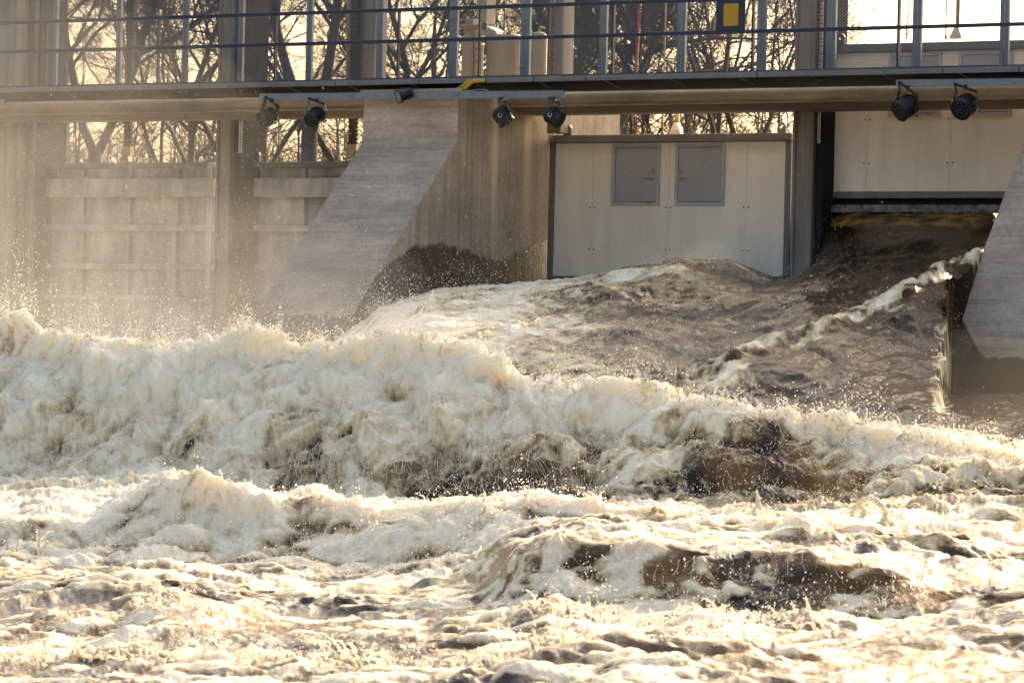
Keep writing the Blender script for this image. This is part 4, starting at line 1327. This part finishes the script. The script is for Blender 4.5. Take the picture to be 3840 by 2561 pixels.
for y0_, up_, dn_, am_ in ((-11.1, 0.5, 0.75, 1.0), (-20.6, 0.5, 0.45, 0.5), (-24.7, 0.3, 0.5, 0.25), (-27.7, 0.4, 0.7, 0.3), (-30.6, 0.6, 1.0, 0.3)):
    dy_ = Yf - y0_
    crest = np.maximum(crest, am_ * np.exp(-(np.where(dy_ > 0, dy_ / up_, dy_ / dn_)) ** 2))
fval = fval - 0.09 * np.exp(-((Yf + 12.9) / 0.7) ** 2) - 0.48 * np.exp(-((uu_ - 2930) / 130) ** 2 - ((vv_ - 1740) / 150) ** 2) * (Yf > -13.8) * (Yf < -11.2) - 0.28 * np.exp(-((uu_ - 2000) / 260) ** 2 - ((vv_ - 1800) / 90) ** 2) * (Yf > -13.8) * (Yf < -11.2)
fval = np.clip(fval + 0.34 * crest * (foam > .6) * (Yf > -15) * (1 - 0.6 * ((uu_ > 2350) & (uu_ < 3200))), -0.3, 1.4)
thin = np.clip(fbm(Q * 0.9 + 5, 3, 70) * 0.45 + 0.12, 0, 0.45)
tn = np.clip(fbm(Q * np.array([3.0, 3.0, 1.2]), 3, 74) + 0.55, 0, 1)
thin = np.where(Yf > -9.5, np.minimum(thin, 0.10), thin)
thin = np.maximum(thin, tn * 1.0 * ((Yf > 1.2) & (vv_ < 850) & (uu_ > 3080)))  # backlit orange glow under the raised gate, painted as water colour
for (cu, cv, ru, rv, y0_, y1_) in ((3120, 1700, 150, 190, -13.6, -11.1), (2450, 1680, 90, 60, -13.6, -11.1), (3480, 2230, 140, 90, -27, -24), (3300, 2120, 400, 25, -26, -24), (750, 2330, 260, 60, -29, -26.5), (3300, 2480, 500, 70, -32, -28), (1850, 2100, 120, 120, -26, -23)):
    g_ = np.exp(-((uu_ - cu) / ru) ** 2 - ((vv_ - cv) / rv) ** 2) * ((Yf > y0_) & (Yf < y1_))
    thin = np.maximum(thin, np.clip(g_ * (0.7 + 0.5 * tn), 0, 0.9))  # amber patches: light coming through the waves, painted in



def water_material():
    t = NT("river_water")
    f = t.attr("foam")
    n1 = t.noise(10, 8, 0.68, t.coords((1, 1, 0.6)), 0.5)
    n2 = t.noise(30, 5, 0.7, t.coords((1, 1, 0.2)))
    k = t.math("ADD", f, t.math("MULTIPLY", t.math("SUBTRACT", n1, 0.5), 0.55))
    k = t.math("ADD", k, t.math("MULTIPLY", t.math("SUBTRACT", n2, 0.5), 0.45))
    fac = t.ramp(k, [(0.26, 0.0), (0.46, 1.0)])
    backlit = t.attr("thin")
    body = t.mix(backlit, (0.018, 0.011, 0.007), (0.40, 0.19, 0.035))  # amber end of the mix stands for backlight through the water
    fcol = t.ramp(k, [(0.26, (0.14, 0.09, 0.04)), (0.46, (0.38, 0.28, 0.145)), (0.66, (0.68, 0.56, 0.345)), (0.90, (0.94, 0.83, 0.62))])
    h = t.math("ADD", t.math("MULTIPLY", n1, 1.0), t.math("MULTIPLY", n2, 0.4))
    h = t.math("ADD", h, t.math("MULTIPLY", t.noise(80, 3, 0.7, t.coords((1, 1, 0.7))), 0.15))
    nf = t.bump(h, 0.55, 0.05)
    wr = t.mix(t.attr("flow"), t.noise(13, 7, 0.66, t.coords((1, 1.7, 1))), t.noise(7, 4, 0.55, t.coords((2.6, 0.35, 1.6))))
    wr = t.math('MULTIPLY', wr, t.math('SUBTRACT', 1.0, t.math('MULTIPLY', t.attr('flow'), 0.72)))
    nw = t.bump(wr, 0.6, 0.06)
    fo_ = t.bsdf(fcol, 0.62, 0.0, nf, Specular_IOR_Level=0.3, Subsurface_Weight=1.0, Subsurface_Radius=(1.0, 0.72, 0.40), Subsurface_Scale=t.math("ADD", t.math("MULTIPLY", t.attr("crest"), 0.55), 0.07))
    fd_ = t.bsdf(fcol, 0.75, 0.0, nf, Specular_IOR_Level=0.25)
    m0 = t.n("ShaderNodeMixShader")
    t.l(t.math("SUBTRACT", 0.62, t.math("MULTIPLY", t.attr("crest"), 0.55), True), m0.inputs[0])
    t.l(fo_, m0.inputs[1])
    t.l(fd_, m0.inputs[2])
    fo_ = m0.outputs[0]
    wa_ = t.bsdf(body, t.math('ADD', 0.10, t.math('MULTIPLY', t.attr('flow'), 0.16)), 0.0, nw, IOR=1.33, Specular_IOR_Level=t.math('SUBTRACT', 0.5, t.math('MULTIPLY', t.attr('flow'), 0.36)))
    mx = t.n("ShaderNodeMixShader")
    t.l(fac, mx.inputs[0])
    t.l(wa_, mx.inputs[1])
    t.l(fo_, mx.inputs[2])
    return t.surf(mx.outputs[0])


M["water"] = water_material()
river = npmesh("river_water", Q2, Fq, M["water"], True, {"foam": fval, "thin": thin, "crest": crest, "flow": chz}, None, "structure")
river["label"] = "foaming brown river rushing out below the dam"

# river bed well under the surface, banks and the still water upstream
mud = paint("river_bed", (0.05, 0.04, 0.03), 0.9)
o = MB().box(-400, 400, -200, 900, -6.0, -3.0).build("ground", mud)
o["kind"] = "structure"
o = MB().box(-300, 300, 4.6, 34.0, 2.5, CZ + 1.2).build("reservoir_water", paint("still_water", (0.03, 0.028, 0.02), 0.08, 0.1))
o["kind"] = "structure"
mb = MB()
nx_, ny_ = 60, 14
vs = []
for j in range(ny_):
    for i in range(nx_):
        X = -300 + 600 * i / (nx_ - 1)
        Y = 32 + (j / (ny_ - 1)) ** 2 * 500
        vs.append((X, Y, (CZ + 0.6 if j == 0 else CZ + 1.3 + 0.5 * sin(X * .1 + j) + (0.006 * (Y - 32)))))
mb.add(vs, [(j * nx_ + i, j * nx_ + i + 1, (j + 1) * nx_ + i + 1, (j + 1) * nx_ + i) for j in range(ny_ - 1) for i in range(nx_ - 1)])
o = mb.build("far_bank", paint("bank_soil", (0.09, 0.07, 0.04), 0.9, 0.4, 0.5))
o["kind"] = "structure"
# invert under the gates, dark chamber
# ------------------------------------------------------------------ spray and drops
base_ico_v = np.array([(0, 0, 1), (.894, 0, .447), (.276, .851, .447), (-.724, .526, .447), (-.724, -.526, .447), (.276, -.851, .447), (.724, .526, -.447), (-.276, .851, -.447), (-.894, 0, -.447), (-.276, -.851, -.447), (.724, -.526, -.447), (0, 0, -1)], dtype=np.float32)
base_ico_f = np.array([(0, 1, 2), (0, 2, 3), (0, 3, 4), (0, 4, 5), (0, 5, 1), (1, 6, 2), (2, 7, 3), (3, 8, 4), (4, 9, 5), (5, 10, 1), (2, 6, 7), (3, 7, 8), (4, 8, 9), (5, 9, 10), (1, 10, 6), (6, 11, 7), (7, 11, 8), (8, 11, 9), (9, 11, 10), (10, 11, 6)])
octa_v = np.array([(1, 0, 0), (-1, 0, 0), (0, 1, 0), (0, -1, 0), (0, 0, 1), (0, 0, -1)], dtype=np.float32)
octa_f = np.array([(0, 2, 4), (2, 1, 4), (1, 3, 4), (3, 0, 4), (2, 0, 5), (1, 2, 5), (3, 1, 5), (0, 3, 5)])


def drops(name, pos, rad, vel, mat, ico=True, stretch=1.6, label=None):
    bv, bf = (base_ico_v, base_ico_f) if ico else (octa_v, octa_f)
    n = len(pos)
    vel = vel / (np.linalg.norm(vel, axis=1, keepdims=True) + 1e-6)
    a = np.cross(vel, np.array([0.3, 0.5, 0.8]))
    a /= np.linalg.norm(a, axis=1, keepdims=True) + 1e-6
    b = np.cross(vel, a)
    st = 1 + (stretch - 1) * rng.random(n)
    V = pos[:, None, :] + rad[:, None, None] * (bv[None, :, 0, None] * a[:, None, :] + bv[None, :, 1, None] * b[:, None, :] + bv[None, :, 2, None] * vel[:, None, :] * st[:, None, None])
    Fc = (bf[None] + (np.arange(n) * len(bv))[:, None, None]).reshape(-1, 3)
    o = npmesh(name, V.reshape(-1, 3), Fc, mat, True, None, None, "stuff")
    if label: tag(o, label, "spray")
    return o


def drop_material():
    t = NT("water_drops")
    b = t.bsdf((0.95, 0.93, 0.88), 0.15, 0.0, None)
    tr = t.n("ShaderNodeBsdfTranslucent")
    tr.inputs[0].default_value = (0.99, 0.94, 0.84, 1)
    mx = t.n("ShaderNodeMixShader")
    mx.inputs[0].default_value = 0.65
    t.l(b, mx.inputs[1])
    t.l(tr.outputs[0], mx.inputs[2])
    return t.surf(mx.outputs[0])


M["drop"] = drop_material()
_t = NT("froth")
M["froth"] = _t.surf(_t.bsdf((0.90, 0.80, 0.62), 0.5, 0.0, None, Subsurface_Weight=0.0))
rowY = Yr


def surf_pt(px, Y):
    """point of the river surface at picture column px on the plane Y (arrays)."""
    ci = np.clip(np.searchsorted(xcol, px), 0, NX - 1)
    ri = np.clip(np.searchsorted(-rowY, -Y), 0, NR - 1)
    return P2[ri, ci]


# (a) bursts along the crests: px0, px1, Y, count, height scale (m), radius
pos, rad, vel = [], [], []
for (p0, p1, Y, n, hs, r0, r1) in [
    (0, 1150, -11.0, 2600, .17, .006, .022), (0, 220, -10.8, 700, .45, .006, .022), (640, 1150, -11.0, 900, .18, .006, .02), (250, 780, -10.9, 3200, .30, .005, .018), (0, 160, -10.9, 900, .4, .005, .02), (850, 1100, -10.9, 900, .12, .006, .02), (1200, 1700, -10.9, 1500, .14, .005, .018),
    (1150, 1950, -11.0, 2000, .16, .006, .02), (2000, 2500, -10.8, 1500, .35, .005, .016), (1950, 3000, -11.0, 1800, .14, .006, .02),
    (2900, 3900, -11.0, 2000, .12, .006, .02), (3050, 3330, -10.9, 600, .28, .006, .020), (3300, 3840, -11.3, 1000, .10, .006, .02), (3050, 3840, -12.2, 900, .06, .005, .016),
    (1050, 1450, -2.6, 2600, .35, .004, .013), (1050, 1450, -4.0, 1500, .30, .004, .013), (2350, 2900, -0.3, 2600, .12, .004, .012), (1300, 1900, -4.0, 1500, .25, .004, .012), (1380, 1640, -6.0, 500, .3, .006, .018), (2000, 2700, -6.5, 350, .45, .004, .010),
    (500, 2100, -20.5, 1300, .07, .005, .015), (1900, 3500, -20.5, 900, .06, .005, .014), (1900, 2300, -19.5, 400, .22, .005, .014), (0, 600, -21.0, 500, .10, .005, .014),
    (500, 760, -27.6, 500, .07, .004, .012), (2000, 3000, -27.7, 1000, .07, .004, .012), (2150, 2350, -27.0, 250, .16, .004, .011),
    (0, 1700, -30.3, 1300, .08, .004, .012), (1900, 2900, -29.8, 900, .07, .004, .012), (1500, 2000, -30.5, 350, .20, .004, .012), (1000, 1400, -29.0, 200, .12, .004, .011),
    (2600, 3500, -25.0, 500, .05, .004, .010), (2700, 3300, -19.8, 250, .12, .006, .016),
]:
    px = rng.uniform(p0, p1, n)
    cl = np.sin(px * 0.021 + Y) + np.sin(px * 0.047 + 2 * Y) + np.sin(px * 0.11)
    keep = rng.random(n) < np.clip(0.55 + 0.3 * cl, 0.08, 1)
    px = px[keep]
    m_ = len(px)
    Yv = Y + rng.normal(0, 0.25, m_)
    S = surf_pt(px, Yv).copy()
    h = rng.exponential(hs, m_)
    S[:, 2] += h
    S[:, 0] += rng.normal(0, 0.04, m_) + 0.1 * h
    S[:, 1] -= 0.15 * h
    pos.append(S)
    rad.append(0.72 * rng.uniform(r0, r1, m_) * np.clip(1.25 - h / (hs * 5), 0.4, 1.2) * rng.random(m_) ** 0.5)
    v = rng.normal(0, 0.5, (m_, 3))
    v[:, 2] += 1
    vel.append(v)
# (b) ligaments: chains of overlapping beads thrown up from the crests
for (p0, p1, Y, n, L) in [(0, 1150, -11.0, 50, .12), (1150, 1950, -11.0, 50, .12), (1950, 3000, -11.0, 60, .16), (3000, 3850, -11.1, 70, .2), (500, 1900, -20.5, 50, .10), (1900, 3500, -20.4, 30, .10), (0, 400, -21.2, 25, .16), (2000, 3100, -27.7, 90, .14), (500, 800, -27.6, 30, .14), (0, 1900, -30.5, 120, .16), (1950, 2900, -29.8, 60, .16)]:
    for _ in range(n):
        px = rng.uniform(p0, p1)
        S = surf_pt(np.array([px]), np.array([Y + rng.normal(0, .15)]))[0]
        v0 = np.array([rng.normal(0, 0.6), rng.normal(-.2, 0.5), rng.uniform(0.9, 1.8)])
        ln = L * rng.uniform(0.4, 1.4)
        k = 16
        T = np.linspace(0, 1, k)
        pts = S[None] + T[:, None] * v0[None] * ln + np.array([0, 0, -1.0])[None] * (T[:, None] ** 2) * ln * 0.9 + rng.normal(0, .004, (k, 3))
        rr = (0.018 * L / 0.2 * (1 - T) + 0.004) * rng.uniform(.6, 1.1, k)
        pos.append(pts)
        rad.append(rr)
        d = np.gradient(pts, axis=0)
        vel.append(d)
# (c) the ring-shaped splash and the upright finger right of the middle
Yk = -19.4
for (cx, cy, rx, ry, a0, a1) in ((3258, 1933, 62, 62, -0.9, 3.9), (3258, 1960, 30, 52, 2.0, 4.6)):
    A_ = np.linspace(a0, a1, 120)
    pts = np.array([onY(cx + rx * cos(a) * (1 + .05 * sin(5 * a)), cy - ry * sin(a) * (1 + .06 * cos(4 * a)), Yk) for a in A_])
    pts += rng.normal(0, .006, pts.shape)
    pos.append(pts)
    rad.append(rng.uniform(.014, .030, len(A_)))
    vel.append(np.gradient(pts, axis=0))
A_ = np.linspace(0, 1, 60)
pts = np.array([onY(2838 + 6 * sin(a * 3), 1950 - 105 * a, Yk + .1) for a in A_])
pos.append(pts)
rad.append(0.055 * (1 - A_) ** 1.4 + 0.016)
vel.append(np.gradient(pts, axis=0))
# (e) specks of spray in front of the falling faces
for (p0, p1, y0, y1, n_, off) in ((0, 3300, -11.3, -13.2, 7000, .5), (400, 1900, -20.7, -21.6, 1500, .25), (1900, 3400, -25.0, -25.8, 1200, .15)):
    px = rng.uniform(p0, p1, n_)
    S = surf_pt(px, rng.uniform(y1, y0, n_)).copy()
    S[:, 1] -= rng.uniform(0.02, off, n_)
    S[:, 2] += rng.uniform(0.0, 0.15, n_)
    pos.append(S)
    rad.append(rng.uniform(.003, .010, n_) * rng.random(n_))
    v = rng.normal(0, .35, (n_, 3))
    v[:, 2] -= 1
    vel.append(v)
drops("water_spray", np.concatenate(pos), np.concatenate(rad), np.concatenate(vel), M["drop"], True, 1.7, "white water drops thrown up along the foaming crests")

# stringy falls: thin strands of froth that follow the surface down
def strands(name, specs, mat, label):
    allV, allF, off = [], [], 0
    for (p0, p1, ya, yb, n_, L, wd, along) in specs:
        K_ = 7
        px0_ = rng.uniform(p0, p1, n_)
        Y0_ = rng.uniform(yb, ya, n_)
        Ln = L * rng.uniform(0.4, 1.3, n_)
        drift = rng.normal(0, 22, n_)
        pts = np.zeros((n_, K_, 3))
        start = surf_pt(px0_, Y0_)
        for k in range(K_):
            f = k / (K_ - 1)
            Yk_ = Y0_ - Ln * f
            if along:
                ri = np.clip(np.searchsorted(-rowY, -Yk_), 0, NR - 1)
                for q_ in range(n_):
                    c_ = int(np.clip(np.searchsorted(P2[ri[q_], :, 0], start[q_, 0] + 0.12 * drift[q_] / 22 * f), 0, NX - 1))
                    pts[q_, k] = P2[ri[q_], c_]
            else:
                pts[:, k] = surf_pt(px0_ + drift * f, Yk_)
        lift = rng.uniform(0.0, 0.022, n_)
        pts[:, :, 2] += lift[:, None] + 0.006
        pts[:, :, 1] -= 0.010
        pts += rng.normal(0, 0.006, pts.shape)
        tg = np.gradient(pts, axis=1)
        tg /= np.linalg.norm(tg, axis=2, keepdims=True) + 1e-6
        a_ = np.cross(tg, np.array([0.2, 0.5, 0.84]))
        a_ /= np.linalg.norm(a_, axis=2, keepdims=True) + 1e-6
        b_ = np.cross(tg, a_)
        prof = np.sin(np.linspace(0.12, pi - 0.12, K_)) ** 0.7
        w_ = wd * rng.uniform(0.4, 1.2, n_)[:, None] * prof[None, :] * rng.uniform(.6, 1.3, (n_, K_))
        ring = np.stack([pts + (a_ * cos(t3) + b_ * sin(t3) * 0.6) * w_[:, :, None] for t3 in (0, 2 * pi / 3, 4 * pi / 3)], 2)
        V = ring.reshape(-1, 3)
        base = (np.arange(n_)[:, None] * K_ + np.arange(K_ - 1)[None, :]) * 3
        for j in range(3):
            j2 = (j + 1) % 3
            allF.append((np.stack([base + j, base + j2, base + 3 + j2, base + 3 + j], -1) + off).reshape(-1, 4))
        allV.append(V)
        off += len(V)
    o = npmesh(name, np.concatenate(allV), np.concatenate(allF), mat, True, None, None, "stuff")
    return tag(o, label, "froth")


strands("froth_strands", [(-100, 2300, -11.15, -13.0, 2800, .20, .006, False), (2300, 3300, -11.15, -13.0, 250, .14, .006, False), (300, 1950, -20.6, -21.9, 900, .14, .004, False),
                          (1880, 3480, -24.75, -25.6, 320, .12, .0045, False), (1400, 2300, -2, -8, 500, .3, .006, True)], M["froth"], "stringy white froth falling down the wave faces")

# (d) fine drifting droplets, streaked by the wind
n = 36000
px = rng.beta(1.0, 1.7, n) * 3900 - 40
py = 1330 - rng.exponential(1.0, n) * (np.interp(px, [0, 900, 1600, 2200, 3900], [330, 280, 170, 150, 130]))
Yv = rng.uniform(-10.5, 0.5, n)
d = fw[None] + CR[None] * ((px - 1920) / F)[:, None] - CU[None] * ((py - 1280.5) / F)[:, None]
pos = CAM[None] + d * ((Yv - CAM[1]) / d[:, 1])[:, None]
ok = (py > 330)
v = np.stack([rng.normal(0.5, .4, n), rng.normal(0, .3, n), rng.normal(-.6, .5, n)], -1)
drops("drifting_droplets", pos[ok], (rng.uniform(.0010, .0030, n) * np.where(px > 2000, 0.75, 1.0) * (1 + 1.0 * (rng.random(n) < .03)))[ok], v[ok], M["drop"], False, 6.0, "fine droplets drifting in front of the gates")

# ------------------------------------------------------------------ spray mist: soft lumps of thin air
def mist_mat(dens):
    t = NT("spray_mist")
    t.t.nodes.remove(t.out)
    out = t.n("ShaderNodeOutputMaterial")
    v = t.n("ShaderNodeVolumePrincipled")
    v.inputs["Color"].default_value = (0.96, 0.91, 0.82, 1)
    v.inputs["Density"].default_value = dens
    v.inputs["Anisotropy"].default_value = 0.45
    t.l(v.outputs[0], out.inputs["Volume"])
    return t.m


mm = [mist_mat(0.008), mist_mat(0.015), mist_mat(0.010), mist_mat(0.045)]
root = thing("spray_mist", "warm mist of fine spray hanging before the grey gates", "mist", (xat(400, 1200, -5), -5, 1.5))
root["kind"] = "stuff"
for (px, py, Y, rx, ry, rz, k) in [(-100, 1050, -4.5, 6.5, 4.8, 4.6, 0), (250, 1150, -4.5, 5.0, 4.2, 3.0, 1), (800, 1220, -5.0, 3.6, 4.0, 2.0, 1), (-200, 900, -3, 5.0, 2.6, 5.0, 0),
                                   (1750, 1340, -8.0, 4.0, 2.2, 0.9, 2), (2900, 1440, -8.0, 5.5, 2.2, 0.9, 2), (600, 1320, -9.2, 6, 1.8, 1.2, 1), (300, 1260, -10.0, 3.2, 1.0, 0.7, 3), (1500, 1290, -10.0, 2.6, 1.0, 0.55, 3), (1180, 1120, -3.0, 1.6, 1.6, 1.1, 3), (1320, 1060, -2.5, 1.2, 1.2, .8, 3), (2650, 1020, -0.5, 2.0, 1.0, .5, 3)]:
    c = onY(px, py, Y)
    m = MB()
    nu, nv = 28, 14
    vs = [(c[0], c[1], c[2] + rz)]
    for j in range(1, nv):
        for i in range(nu):
            a, b = 2 * pi * i / nu, pi * j / nv
            q = 1 + 0.10 * sin(3 * a + px) * sin(b) + 0.07 * sin(5 * a + 2 * b + px)
            vs.append((c[0] + rx * q * cos(a) * sin(b), c[1] + ry * q * sin(a) * sin(b), c[2] + rz * q * cos(b)))
    vs.append((c[0], c[1], c[2] - rz))
    fs = [(0, 1 + i, 1 + (i + 1) % nu) for i in range(nu)]
    for j in range(nv - 2):
        for i in range(nu):
            fs.append((1 + j * nu + i, 1 + (j + 1) * nu + i, 1 + (j + 1) * nu + (i + 1) % nu, 1 + j * nu + (i + 1) % nu))
    L_ = len(vs) - 1
    fs += [(L_, 1 + (nv - 2) * nu + (i + 1) % nu, 1 + (nv - 2) * nu + i) for i in range(nu)]
    m.add(vs, fs)
    m.build("mist_puff", mm[k], root, smooth=True)

# ------------------------------------------------------------------ bare trees on the far bank
def bark_mat():
    t = NT("bark")
    n = t.noise(9, 5, 0.65, t.coords((1, 1, 0.3)))
    c = t.mix(n, (0.085, 0.065, 0.048), (0.19, 0.15, 0.11))
    return t.surf(t.bsdf(c, 0.9, 0.0, t.bump(n, 0.6, 0.03)))


M["bark"] = bark_mat()


def bare_tree(seed, height, r0, fork=None, lean=0.0, spread=1.0, dens=1.0):
    R = random.Random(seed)
    trunk, crown = MB(), MB()

    def branch(p, d, r, L, lvl):
        n = max(3, int(5 - lvl * 0.5)) if lvl else 9
        pts, rs = [p.copy()], [r]
        q, dd = p.copy(), d.copy()
        for i in range(n):
            wob = 0.10 + 0.10 * lvl
            dd = (dd + Vector((R.gauss(0, wob), R.gauss(0, wob), R.gauss(0.02, wob * 0.7))) + Vector((0, 0, 0.05 if lvl else 0.03))).normalized()
            q = q + dd * (L / n)
            pts.append(q.copy())
            rs.append(max(0.0055, r * (1 - (0.62 if lvl < 3 else 0.8) * (i + 1) / n)))
        tgt = trunk if lvl == 0 else crown
        tgt.tube(pts, rs, 9 if lvl == 0 else (6 if lvl == 1 else (4 if lvl == 2 else 3)), cap=False)
        if lvl >= 5 or L < 0.22: return
        kids = {0: 11, 1: 7, 2: 6, 3: 5, 4: 3}[lvl]
        kids = int(kids * dens + R.random())
        for k in range(kids):
            t = R.uniform(0.25 if lvl else 0.32, 1.0)
            i = min(int(t * n), n - 1)
            f = t * n - i
            b = pts[i].lerp(pts[i + 1], min(1, f))
            tang = (pts[i + 1] - pts[i]).normalized()
            o = tang.orthogonal().normalized()
            o.rotate(Matrix.Rotation(R.uniform(0, 2 * pi), 3, tang))
            ang = R.uniform(0.5, 1.05) * spread
            nd = (tang * cos(ang) + o * sin(ang)).normalized()
            rr = min(rs[i] * R.uniform(0.45, 0.7), r * 0.6)
            branch(b, nd, rr, L * R.uniform(0.40, 0.62) * (1.15 - 0.4 * t), lvl + 1)

    base = Vector((0, 0, -0.6))
    if fork:
        top = Vector((lean * fork, 0, fork))
        trunk.tube([base, base.lerp(top, 0.5), top], [r0 * 1.25, r0 * 1.08, r0], 10)
        for sg in (-1, 1):
            branch(top - Vector((0, 0, 0.1)), Vector((0.42 * sg + lean, 0.12 * sg, 1)).normalized(), r0 * 0.72, height - fork, 0)
    else:
        branch(base, Vector((lean, 0, 1)).normalized(), r0, height, 0)
    return trunk, crown


TREES = {}
defs = {"oak": (5, 13, .19, None, 0.03, 1.05, 1.0), "forked": (9, 13, .21, 4.2, 0.0, 1.0, 1.0), "slim": (21, 11, .09, None, 0.03, 0.8, 0.9), "leaning": (33, 12, .16, 3.3, 0.12, 1.0, 0.9), "birch": (44, 12, .13, 2.6, 0.02, 0.75, 0.8), "dense": (55, 11, .22, 2.5, 0.0, 1.2, 1.15)}
for k_, a_ in defs.items():
    tr, cw = bare_tree(*a_)
    TREES[k_] = (tr, cw)
MESHES = {}


def place_tree(kind, px, Y, sc, rz, label):
    c = onY(px, 520, Y)
    gz_ = CZ + 1.3 + 0.006 * max(0, Y - 32) - 0.2
    root = thing("bare_tree", label, "bare tree", (c[0], c[1], gz_), "bare trees on the far bank")
    root.rotation_euler.z = rz
    root.scale = (sc, sc, sc)
    if kind not in MESHES:
        tr, cw = TREES[kind]
        ms = []
        for nm, mb_ in (("trunk", tr), ("crown", cw)):
            me = bpy.data.meshes.new(nm)
            me.from_pydata(mb_.v, [], mb_.f)
            me.polygons.foreach_set("use_smooth", [True] * len(me.polygons))
            me.materials.append(M["bark"])
            ms.append(me)
        MESHES[kind] = ms
    for nm, me in zip(("trunk", "crown"), MESHES[kind]):
        o = bpy.data.objects.new(nm, me)
        C.objects.link(o)
        o.parent = root


for a_ in [
    ("forked", 362, 38, 1.0, 0.3, "forked tree seen between the left column and the first hoist chain"),
    ("slim", 236, 44, .95, 1.0, "thin tree at the left end of the gap above the wide grey gate"),
    ("slim", 560, 47, 1.0, 2.2, "thin straight tree just right of the first hoist chain"),
    ("slim", 628, 50, 1.0, 4.0, "thin tree near the middle of the gap above the wide grey gate"),
    ("birch", 690, 42, .9, 0.4, "slender forked tree left of the broad dark trunk by the tan column"),
    ("oak", 752, 36, .8, 5.2, "broad trunk showing just left of the tan middle column"),
    ("oak", 20, 40, 1.0, 0.9, "branching tree behind the beige cabinet at the left edge"),
    ("leaning", 980, 46, .9, 3.6, "tree with low boughs behind the leftmost stage light"),
    ("forked", 1160, 34, 1.08, 2.9, "thick forked tree behind the second stage light"),
    ("leaning", 1262, 36, .9, 0.2, "dark leaning tree just left of the gold rod"),
    ("oak", 1500, 44, .9, 2.0, "branching tree above the middle pier behind the screen"),
    ("slim", 1620, 50, 1.2, 1.0, "thin tree above the middle pier right of a post"),
    ("oak", 1850, 48, .9, 4.0, "tree behind the wide tank above the pier"),
    ("dense", 2185, 34, 1.0, 0.5, "dense dark tree just right of the red gauge column"),
    ("dense", 2300, 40, 1.0, 3.1, "dense twiggy tree behind the left half of the closed white gate"),
    ("slim", 2440, 52, 1.1, 2.0, "thin tree behind the coiled red cable"),
    ("leaning", 2560, 48, .8, 4.4, "tree with low boughs behind the piston of the closed gate"),
    ("slim", 2625, 40, 1.1, 5.0, "straight thin tree seen right of the piston"),
    ("birch", 2760, 38, .9, 1.4, "slender forked tree under the yellow plate"),
    ("birch", 2875, 42, 1.0, 3.3, "slender forked tree at the right end of the gap over the closed gate"),
    ("slim", 2945, 54, .8, 0.5, "faint thin tree left of the slotted column"),
]:
    place_tree(*a_)
# far wood: a faint mass of thin stems
mbw = MB()
R = random.Random(5)
for k_ in range(330):
    Y = R.uniform(58, 125)
    X = onY(R.uniform(-200, 2960), 400, Y)[0]
    z0 = CZ + 1.4 + 0.006 * (Y - 32)
    h = R.uniform(6.0, 9.2)
    p = Vector((X, Y, z0))
    top = Vector((X + R.gauss(0, .5), Y, z0 + h))
    mbw.tube([p, p.lerp(top, .5) + Vector((R.gauss(0, .15), 0, 0)), top], [.10, .07, .02], 4, cap=False)
    for j in range(34):
        b = p.lerp(top, R.uniform(.2, .98))
        e = b + Vector((R.gauss(0, 1.1), R.gauss(0, .8), R.uniform(.3, 1.6)))
        mbw.tube([b, b.lerp(e, .5) + Vector((0, 0, .12)), e], [.028, .02, .012], 3, cap=False)
o = mbw.build("distant_wood", M["bark"])
tag(o, "faint mass of thin bare stems far behind the dam", "wood", None, "stuff")
